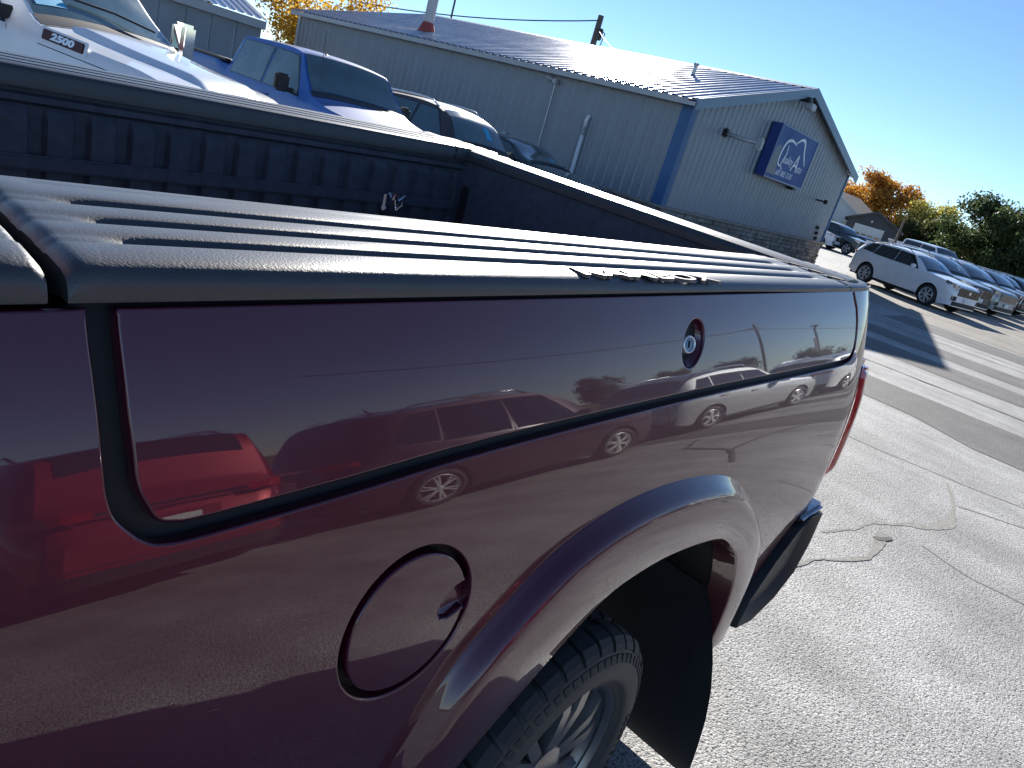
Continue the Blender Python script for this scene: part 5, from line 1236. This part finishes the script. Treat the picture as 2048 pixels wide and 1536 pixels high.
# ------------------------------------------------------------------ trees
def leafmat(name, c1, c2, c3):
    m = bpy.data.materials.new(name); m.use_nodes = True; n = m.node_tree; b = n.nodes['Principled BSDF']; L = n.links.new; N = n.nodes.new
    g = N('ShaderNodeNewGeometry'); rp = N('ShaderNodeValToRGB'); L(g.outputs['Random Per Island'], rp.inputs['Fac'])
    rp.color_ramp.elements[0].color = (*c1, 1); rp.color_ramp.elements[1].color = (*c3, 1); e = rp.color_ramp.elements.new(0.5); e.color = (*c2, 1)
    L(rp.outputs['Color'], b.inputs['Base Color']); b.inputs['Roughness'].default_value = 0.6
    tr = N('ShaderNodeBsdfTranslucent'); L(rp.outputs['Color'], tr.inputs['Color']); mx = N('ShaderNodeMixShader'); mx.inputs[0].default_value = 0.5
    L(b.outputs[0], mx.inputs[1]); L(tr.outputs[0], mx.inputs[2]); L(mx.outputs[0], n.nodes['Material Output'].inputs['Surface'])
    return m
LEAF = {'orange': leafmat('orange_leaves', (0.30, 0.11, 0.02), (0.45, 0.20, 0.03), (0.58, 0.34, 0.05)),
        'gold': leafmat('golden_leaves', (0.38, 0.20, 0.02), (0.55, 0.32, 0.03), (0.66, 0.46, 0.08)),
        'yellow': leafmat('yellow_green_leaves', (0.20, 0.22, 0.05), (0.38, 0.34, 0.07), (0.55, 0.46, 0.12)),
        'green': leafmat('green_leaves', (0.03, 0.055, 0.02), (0.055, 0.085, 0.03), (0.10, 0.12, 0.045)),
        'olive': leafmat('olive_leaves', (0.06, 0.075, 0.025), (0.10, 0.11, 0.035), (0.17, 0.15, 0.05))}
M['bark'] = mat('bark', (0.09, 0.07, 0.055), 0.9, var=0.3, scale=5, bump=0.5, bscale=15)
def tree(name, label, loc, h, rad, kind, seed, leaves=4200, leaf=0.30, trunk=0.32, group=None, bare=False, base=0.28):
    rr = random.Random(seed); npr = np.random.RandomState(seed)
    t = empty(name, loc, 0, label, 'tree', group); b = MB(); tips = []
    lean = Vector((rr.uniform(-.04, .04), rr.uniform(-.04, .04), 1))
    b.tube([lean * (h * q) for q in (0, 0.15, 0.4, 0.65, 0.9)], [trunk, trunk * .8, trunk * .55, trunk * .3, trunk * .08], 8)
    for k in range(20 if not bare else 34):
        z0 = h * rr.uniform(base, 0.85); a = rr.uniform(0, 2 * math.pi); f_ = (z0 / h - base) / (1 - base)
        ln = rad * (0.55 + 0.6 * math.sin(math.pi * min(1, f_ * 0.8 + 0.15))) * rr.uniform(0.7, 1.1)
        p0 = lean * z0; d = Vector((math.cos(a), math.sin(a), rr.uniform(0.35, 0.9))); p1 = p0 + d * ln * 0.5; p2 = p1 + Vector((math.cos(a + rr.uniform(-.5, .5)), math.sin(a + rr.uniform(-.5, .5)), rr.uniform(0.2, 0.7))) * ln * 0.5
        r0 = trunk * (0.4 - 0.25 * f_); b.tube([p0, p1, p2], [r0, r0 * 0.55, r0 * 0.12], 5)
        tips += [(p1, 0.5), (p2, 1.0)]
        for _ in range(3):
            q = p1.lerp(p2, rr.random()); e = q + Vector((rr.uniform(-1, 1), rr.uniform(-1, 1), rr.uniform(0.1, 0.9))) * ln * 0.32
            b.tube([q, e], [r0 * 0.3, r0 * 0.06], 4); tips.append((e, 0.8))
    tips.append((lean * h * 0.93, 0.8))
    b.build('trunk', M['bark'], t)
    if bare: return t
    leaves = int(leaves * 1.6); leaf *= 0.62
    n = len(tips); idx = npr.randint(0, n, leaves); C = np.array([p[:] for p, _ in tips])[idx]
    cl = npr.normal(0, 1, (n, 3)) * 0.0
    P = C + npr.normal(0, 1, (leaves, 3)) * rad * np.array([0.165, 0.165, 0.13])
    P[:, 2] = np.maximum(P[:, 2], h * (base - 0.10))
    A = npr.normal(0, 1, (leaves, 3)); A /= np.linalg.norm(A, axis=1)[:, None]; B = npr.normal(0, 1, (leaves, 3)); B -= (A * B).sum(1)[:, None] * A; B /= np.linalg.norm(B, axis=1)[:, None]
    leaves_ = leaves; s = leaf * npr.uniform(0.6, 1.3, leaves)[:, None]
    V = np.stack([P - A * s, P + B * s * 0.5, P + A * s, P - B * s * 0.5], 1).reshape(-1, 3)
    me = bpy.data.meshes.new('crown'); me.vertices.add(len(V)); me.vertices.foreach_set('co', V.ravel()); me.loops.add(4 * leaves); me.polygons.add(leaves)
    me.loops.foreach_set('vertex_index', np.arange(4 * leaves)); me.polygons.foreach_set('loop_start', np.arange(0, 4 * leaves, 4)); me.polygons.foreach_set('loop_total', np.full(leaves, 4)); me.update(); me.validate()
    link('crown', me, LEAF[kind], t); return t
def polar(az, d): return (-0.264 + d * math.cos(R(az)), -0.669 + d * math.sin(R(az)), 0)
tree('orange_tree', 'golden orange autumn tree between the shed and the metal building', polar(58.9, 48), 7.4, 3.4, 'gold', 1, 7000, 0.20, base=0.08)
G = 'trees beyond the parking lot'
tree('autumn_tree', 'orange tree just right of the gable, above the far houses', polar(18.7, 125), 7.2, 3.0, 'orange', 2, 5000, 0.34, group=G)
tree('autumn_tree', 'orange-gold tree with the tallest crown behind the garage', polar(15.7, 120), 9.4, 3.2, 'orange', 3, 5200, 0.34, group=G)
tree('autumn_tree', 'rust orange tree low behind the garage roof', polar(17.0, 118), 6.4, 2.7, 'orange', 4, 4200, 0.34, group=G)
tree('autumn_tree', 'thin yellowing tree right of the tallest orange crown', polar(14.1, 122), 7.8, 2.4, 'yellow', 5, 1500, 0.34, group=G)
tree('autumn_tree', 'yellow-green tree between the garage and the big green tree', polar(12.7, 115), 7.0, 2.7, 'yellow', 6, 2600, 0.34, group=G)
tree('bare_tree', 'leafless pale tree standing tallest above the orange ones', polar(17.25, 140), 11.0, 3.0, 'green', 7, bare=True, trunk=0.16)
tree('green_tree', 'large dark green tree at the right edge', polar(9.4, 92), 7.5, 3.3, 'green', 8, 8500, 0.30, 0.4, base=0.16)
tree('green_tree', 'dark green tree cut off by the right picture edge', polar(7.3, 88), 7.4, 3.3, 'green', 9, 7500, 0.30, 0.4, base=0.14)
tree('green_tree', 'olive green tree behind the white pickup cab', polar(11.2, 108), 5.0, 2.6, 'olive', 10, 5200, 0.30, base=0.12)
tree('green_tree', 'olive shrubby tree right of the garage', polar(13.2, 108), 3.9, 2.0, 'olive', 11, 4200, 0.28, base=0.10)
tree('green_tree', 'shadowed green tree right of the big one', polar(5.2, 84), 7.0, 3.2, 'green', 12, 5200, 0.30, base=0.14)
for i in range(7):
    tree('hedge_tree', ['first', 'second', 'third', 'fourth', 'fifth', 'sixth', 'seventh'][i] + ' low bushy tree from the right along the far lot edge', polar(4.4 + 1.5 * i, 122 - 2 * i), 3.0 + (i % 3) * 0.5, 2.0, 'olive' if i % 2 else 'green', 30 + i, 2600, 0.34, 0.2, 'low trees along the far edge of the lot', base=0.08)
# trees on the camera's side, mirrored in the bed side
for i, (x, y, h, r_, k) in enumerate(((74, -52, 4.9, 2.4, 'green'), (88, -50, 3.4, 2.4, 'olive'), (100, -46, 3.8, 2.6, 'green'), (50, -50, 3.9, 2.2, 'orange'), (118, -40, 3.8, 2.8, 'olive'))):
    tree('mirrored_tree', ['round green tree', 'low olive tree', 'wide green tree', 'orange tree', 'distant olive tree'][i] + ' mirrored in the glossy bed side', (x, y, 0), h, r_, k, 60 + i, 2600, 0.35, group='trees mirrored in the bed side', base=0.15)
